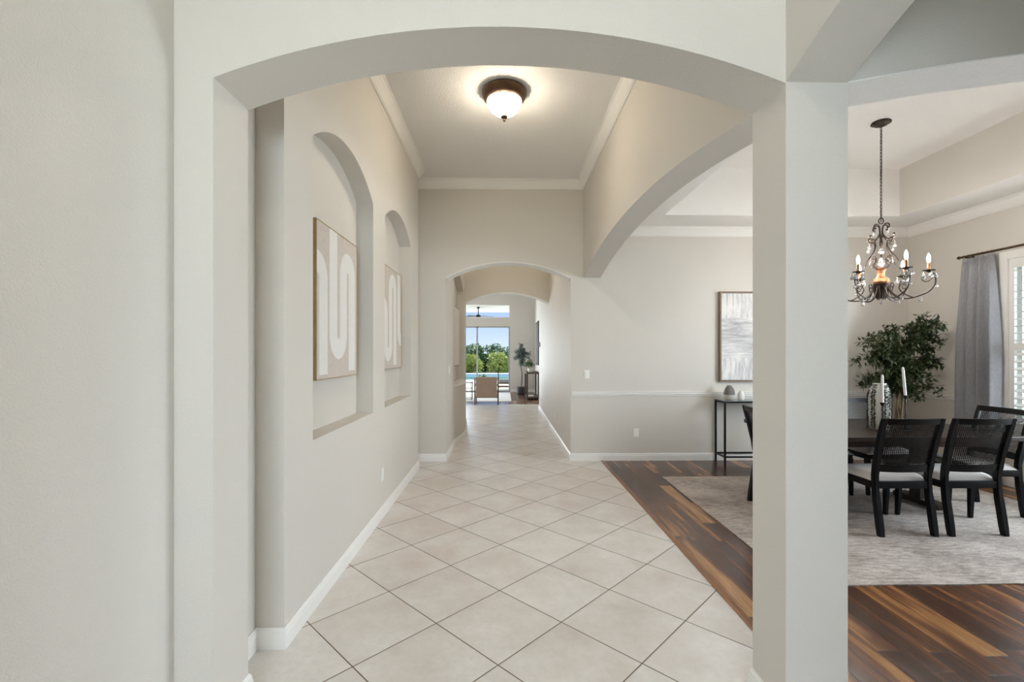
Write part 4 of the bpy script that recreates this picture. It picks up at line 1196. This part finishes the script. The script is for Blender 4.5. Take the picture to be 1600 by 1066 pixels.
plant_from_lobes(o, Vector((0, 0, 1.0)), [(0.0, 0, 1.50, 0.26, 1), (-0.20, 0, 1.42, 0.20, 1), (0.20, 0, 1.42, 0.18, 1), (0.0, 0, 1.18, 0.24, 1), (0.0, 0, 1.72, 0.13, 0.7), (-0.05, 0, 1.86, 0.06, 0.5)], 1000, 0.10, 0.05, 'leaf_blue', [([(0, 0, 0.24), (0.03, 0, 0.7), (-0.02, 0, 1.1), (0, 0, 1.5)], 0.022, 0.01)], 8, 0.006, 5)
bm = bmesh.new()
o = thing('framed_picture', 'tall dark framed picture on the right living room wall', 'wall art', (1.16, 15.75, 1.10))
box(bm, -0.05, -0.0005, -0.62, 0.62, 0, 1.47, 0.004); part('frame', bm, 'black_wood', o)
bm = bmesh.new(); box(bm, -0.053, -0.045, -0.56, 0.56, 0.06, 1.41); part('canvas', bm, plain('dark_print', (0.06, 0.055, 0.05), 0.5, 0, 3, 0.5), o)

# armchair with its back to the hall
o = thing('armchair', 'tan upholstered armchair with dark wood legs, seen from behind in front of the glass doors', 'armchair', (-0.52, 13.72, 0))
bm = bmesh.new()
box(bm, -0.31, 0.31, -0.07, 0.04, 0.22, 0.81, 0.02, Matrix.Translation((0, -0.30, 0)) @ Matrix.Rotation(R(6), 4, 'X') @ Matrix.Translation((0, 0.02, 0)))
part('backrest', bm, 'tan', o, smooth=40)
bm = bmesh.new(); box(bm, -0.29, 0.29, -0.27, 0.34, 0.24, 0.42, 0.03); part('seat_cushion', bm, 'tan', o, smooth=40)
for sx in (-1, 1):
    bm = bmesh.new(); quadprism(bm, [(sx * 0.335, -0.36, 0, 0.028, 0.04), (sx * 0.335, -0.34, 0.25, 0.036, 0.05), (sx * 0.335, -0.39, 0.78, 0.03, 0.04)]); part('leg', bm, 'walnut', o)
    bm = bmesh.new(); quadprism(bm, [(sx * 0.335, 0.36, 0, 0.028, 0.04), (sx * 0.335, 0.34, 0.55, 0.036, 0.05)]); part('leg', bm, 'walnut', o)
    bm = bmesh.new(); box(bm, sx * 0.335 - 0.025, sx * 0.335 + 0.025, -0.37, 0.38, 0.55, 0.58, 0.005); part('armrest', bm, 'walnut', o)
bm = bmesh.new(); box(bm, -0.33, 0.33, -0.34, -0.30, 0.20, 0.245); box(bm, -0.33, 0.33, 0.31, 0.35, 0.20, 0.245); part('seat_rail', bm, 'walnut', o)

# side table, left of the armchair
o = thing('side_table', 'thin dark metal side table left of the tan armchair', 'side table', (-1.27, 14.75, 0.0125))
for sx in (-1, 1):
    for sy in (-1, 1):
        bm = bmesh.new(); box(bm, sx * 0.24 - 0.011, sx * 0.24 + 0.011, sy * 0.24 - 0.011, sy * 0.24 + 0.011, 0, 0.545); part('leg', bm, 'walnut', o)
bm = bmesh.new(); box(bm, -0.251, 0.251, -0.251, 0.251, 0.545, 0.562); part('tabletop', bm, 'walnut', o)
bm = bmesh.new()
for z in (0.03, 0.36):
    box(bm, -0.229, 0.229, -0.249, -0.231, z, z + 0.016); box(bm, -0.229, 0.229, 0.231, 0.249, z, z + 0.016)
    box(bm, -0.249, -0.231, -0.229, 0.229, z, z + 0.016); box(bm, 0.231, 0.249, -0.229, 0.229, z, z + 0.016)
part('rail', bm, 'walnut', o)

# ------------------------------------------------------------------ lanai, pool and garden
bm = bmesh.new(); box(bm, -9, 6, 17.9, 26.5, -0.15, -0.03); box(bm, -9, 6, 33.5, 35.2, -0.15, -0.01); box(bm, 3.5, 6, 26.5, 33.5, -0.15, -0.03); box(bm, -9, -7.5, 26.5, 33.5, -0.15, -0.03)
o = struct('ground_deck', bm, 'deck')
bm = bmesh.new(); box(bm, -7.5, 3.5, 26.5, 33.5, -0.5, -0.10)
o = link_bm(bm, 'pool_water', 'water'); tag(o, 'light blue pool water beyond the glass doors', 'water', kind='stuff')
bm = bmesh.new(); box(bm, -60, 60, 17.9, 120, -0.6, -0.16); box(bm, 6.1, 60, -30, 17.9, -0.6, -0.16); box(bm, -60, 60, -60, -3.4, -0.6, -0.16)
o = struct('ground_lawn', bm, 'grass')
bm = bmesh.new(); box(bm, -9, 6, 17.9, 22.6, 3.5, 3.75)
o = struct('ceiling_lanai', bm, 'ceil')
bm = bmesh.new()
for x in (-6.5, 4.2): box(bm, x - 0.12, x + 0.12, 22.3, 22.54, -0.03, 3.5)
struct('wall_lanai_posts', bm, 'white')
o = thing('ceiling_fan', 'dark ceiling fan hanging outside behind the transom window', 'ceiling fan', (-1.13, 20.0, 3.5))
bm = bmesh.new(); tube(bm, [(0, 0, 0), (0, 0, -0.34)], 0.018, 10); lathe(bm, [(0, 0), (0.07, 0), (0.05, -0.06), (0, -0.06)], 16); part('down_rod', bm, 'black_metal', o, smooth=40)
bm = bmesh.new(); lathe(bm, [(0, -0.32), (0.05, -0.33), (0.10, -0.36), (0.12, -0.40), (0.09, -0.44), (0, -0.46)], 20); part('motor', bm, 'black_metal', o, smooth=40)
for k in range(5):
    bm = bmesh.new(); a = 2 * PI * k / 5 + 0.25
    box(bm, 0.10, 0.66, -0.06, 0.06, -0.004, 0.004, 0.002, Matrix.Translation((0, 0, -0.40)) @ Matrix.Rotation(a, 4, 'Z') @ Matrix.Rotation(R(10), 4, 'X')); part('blade', bm, 'walnut', o)
# outdoor chair
o = thing('outdoor_chair', 'wooden outdoor chair with grey cushion on the pool deck', 'outdoor chair', (0.02, 19.45, -0.03))
bm = bmesh.new(); box(bm, -0.24, 0.26, -0.24, 0.26, 0.30, 0.42, 0.02); part('cushion', bm, 'grey_cushion', o, smooth=40)
for sx in (-1, 1):
    for sy in (-1, 1):
        bm = bmesh.new(); box(bm, sx * 0.27 - 0.02, sx * 0.27 + 0.02, sy * 0.27 - 0.02, sy * 0.27 + 0.02, 0, 0.70 if sx < 0 else 0.52); part('leg', bm, 'teak', o)
bm = bmesh.new()
for z in (0.10, 0.24): 
    for s in (-1, 1): box(bm, -0.25, 0.25, s * 0.27 - 0.014, s * 0.27 + 0.014, z, z + 0.04)
part('side_rail', bm, 'teak', o)
bm = bmesh.new()
for z in (0.50, 0.58, 0.66): box(bm, -0.285, -0.255, -0.25, 0.25, z, z + 0.04)
part('back_slats', bm, 'teak', o)
o = thing('potted_plant', 'small green plant standing outside just above the armchair back', 'potted plant', (-0.92, 19.6, -0.03))
bm = bmesh.new(); lathe(bm, [(0, 0), (0.13, 0), (0.17, 0.30), (0.15, 0.30), (0, 0.27)], 20); part('pot', bm, 'pot', o, smooth=40)
plant_from_lobes(o, Vector((0, 0, 0.3)), [(0.0, 0, 0.48, 0.16, 1), (0.14, 0, 0.46, 0.12, 1), (-0.14, 0, 0.46, 0.12, 1)], 300, 0.09, 0.04, 'leaf_dark_tree', [([(0, 0, 0.25), (0, 0, 0.45)], 0.01, 0.006)], 5, 0.003, 4)

# trees beyond the pool
def tree_mesh_obj(name, label, mat, h, r_, seed, n=2600):
    rg = random.Random(seed); o = thing(name, label, 'tree')
    bl = bmesh.new(); bt = bmesh.new()
    q = smooth_pts([(0, 0, -0.35), (0.05, 0, h * 0.3), (0, 0.05, h * 0.7)], 4); tube(bt, q, [0.09 - 0.05 * i / (len(q) - 1) for i in range(len(q))], 7)
    cl = []
    for k in range(16):
        a = rg.uniform(0, 2 * PI); rr = r_ * rg.uniform(0.1, 0.75); z = h * rg.uniform(0.18, 0.86)
        cl.append((Vector((rr * math.cos(a), rr * math.sin(a), z)), r_ * rg.uniform(0.26, 0.42)))
        tube(bt, smooth_pts([(0, 0, z * 0.5), (rr * 0.5 * math.cos(a), rr * 0.5 * math.sin(a), z * 0.85), cl[-1][0]], 3), 0.02, 5)
    for i in range(n):
        c0, cr_ = rg.choice(cl); d = rnd_dir(rg); p = c0 + Vector((d.x, d.y, d.z * 0.75)) * cr_ * rg.uniform(0.75, 1.05)
        dd = (rnd_dir(rg) + d * 0.6).normalized(); s = rg.uniform(0.7, 1.3)
        leaf_quad(bl, p, dd, Vector((0.3, 0.1, 1)).normalized(), 0.20 * s, 0.11 * s)
    part('crown', bl, mat, o); part('trunk', bt, 'bark', o)
    return o
TG = 'trees beyond the pool'
yt = tree_mesh_obj('round_tree', 'yellow-green bushy tree beyond the pool, right of the window mullion', 'leaf_yellow_tree', 1.55, 1.25, 21)
yt.location = (-0.45, 37.0, -0.16); yt['group'] = TG
for i, (x, y, rz, s, lab) in enumerate((
    (-2.75, 36.6, 1.1, 0.92, 'yellow-green bushy tree beyond the pool, seen through the narrow left pane'),
    (2.0, 37.2, 2.2, 1.0, 'yellow-green bushy tree beyond the pool, farthest to the right'),
    (-5.1, 36.9, 3.1, 1.0, 'yellow-green bushy tree beyond the pool, far left'))):
    c_ = dup_tree(yt, (x, y, -0.16), rz, lab, TG); c_.scale = (s, s, s)
dt = tree_mesh_obj('tall_tree', 'dark green tree with the tallest crown, behind the yellow-green trees', 'leaf_dark_tree', 2.35, 1.35, 33, 3200)
dt.location = (-1.7, 40.6, -0.16); dt['group'] = TG
for i, (x, y, rz, s, lab) in enumerate((
    (-4.4, 40.6, 1.0, 0.98, 'dark green tree behind the left pane, left of its tall twin'),
    (0.95, 40.8, 2.0, 1.0, 'dark green tree behind the right edge of the glass doors'),
    (-0.4, 44.2, 5.2, 1.12, 'dark green tree farthest back, filling the gap between two nearer crowns'),
    (-3.1, 44.2, 4.0, 1.12, 'dark green tree farthest back, behind the left pane')  )):
    c_ = dup_tree(dt, (x, y, -0.16), rz, lab, TG); c_.scale = (s, s, s)
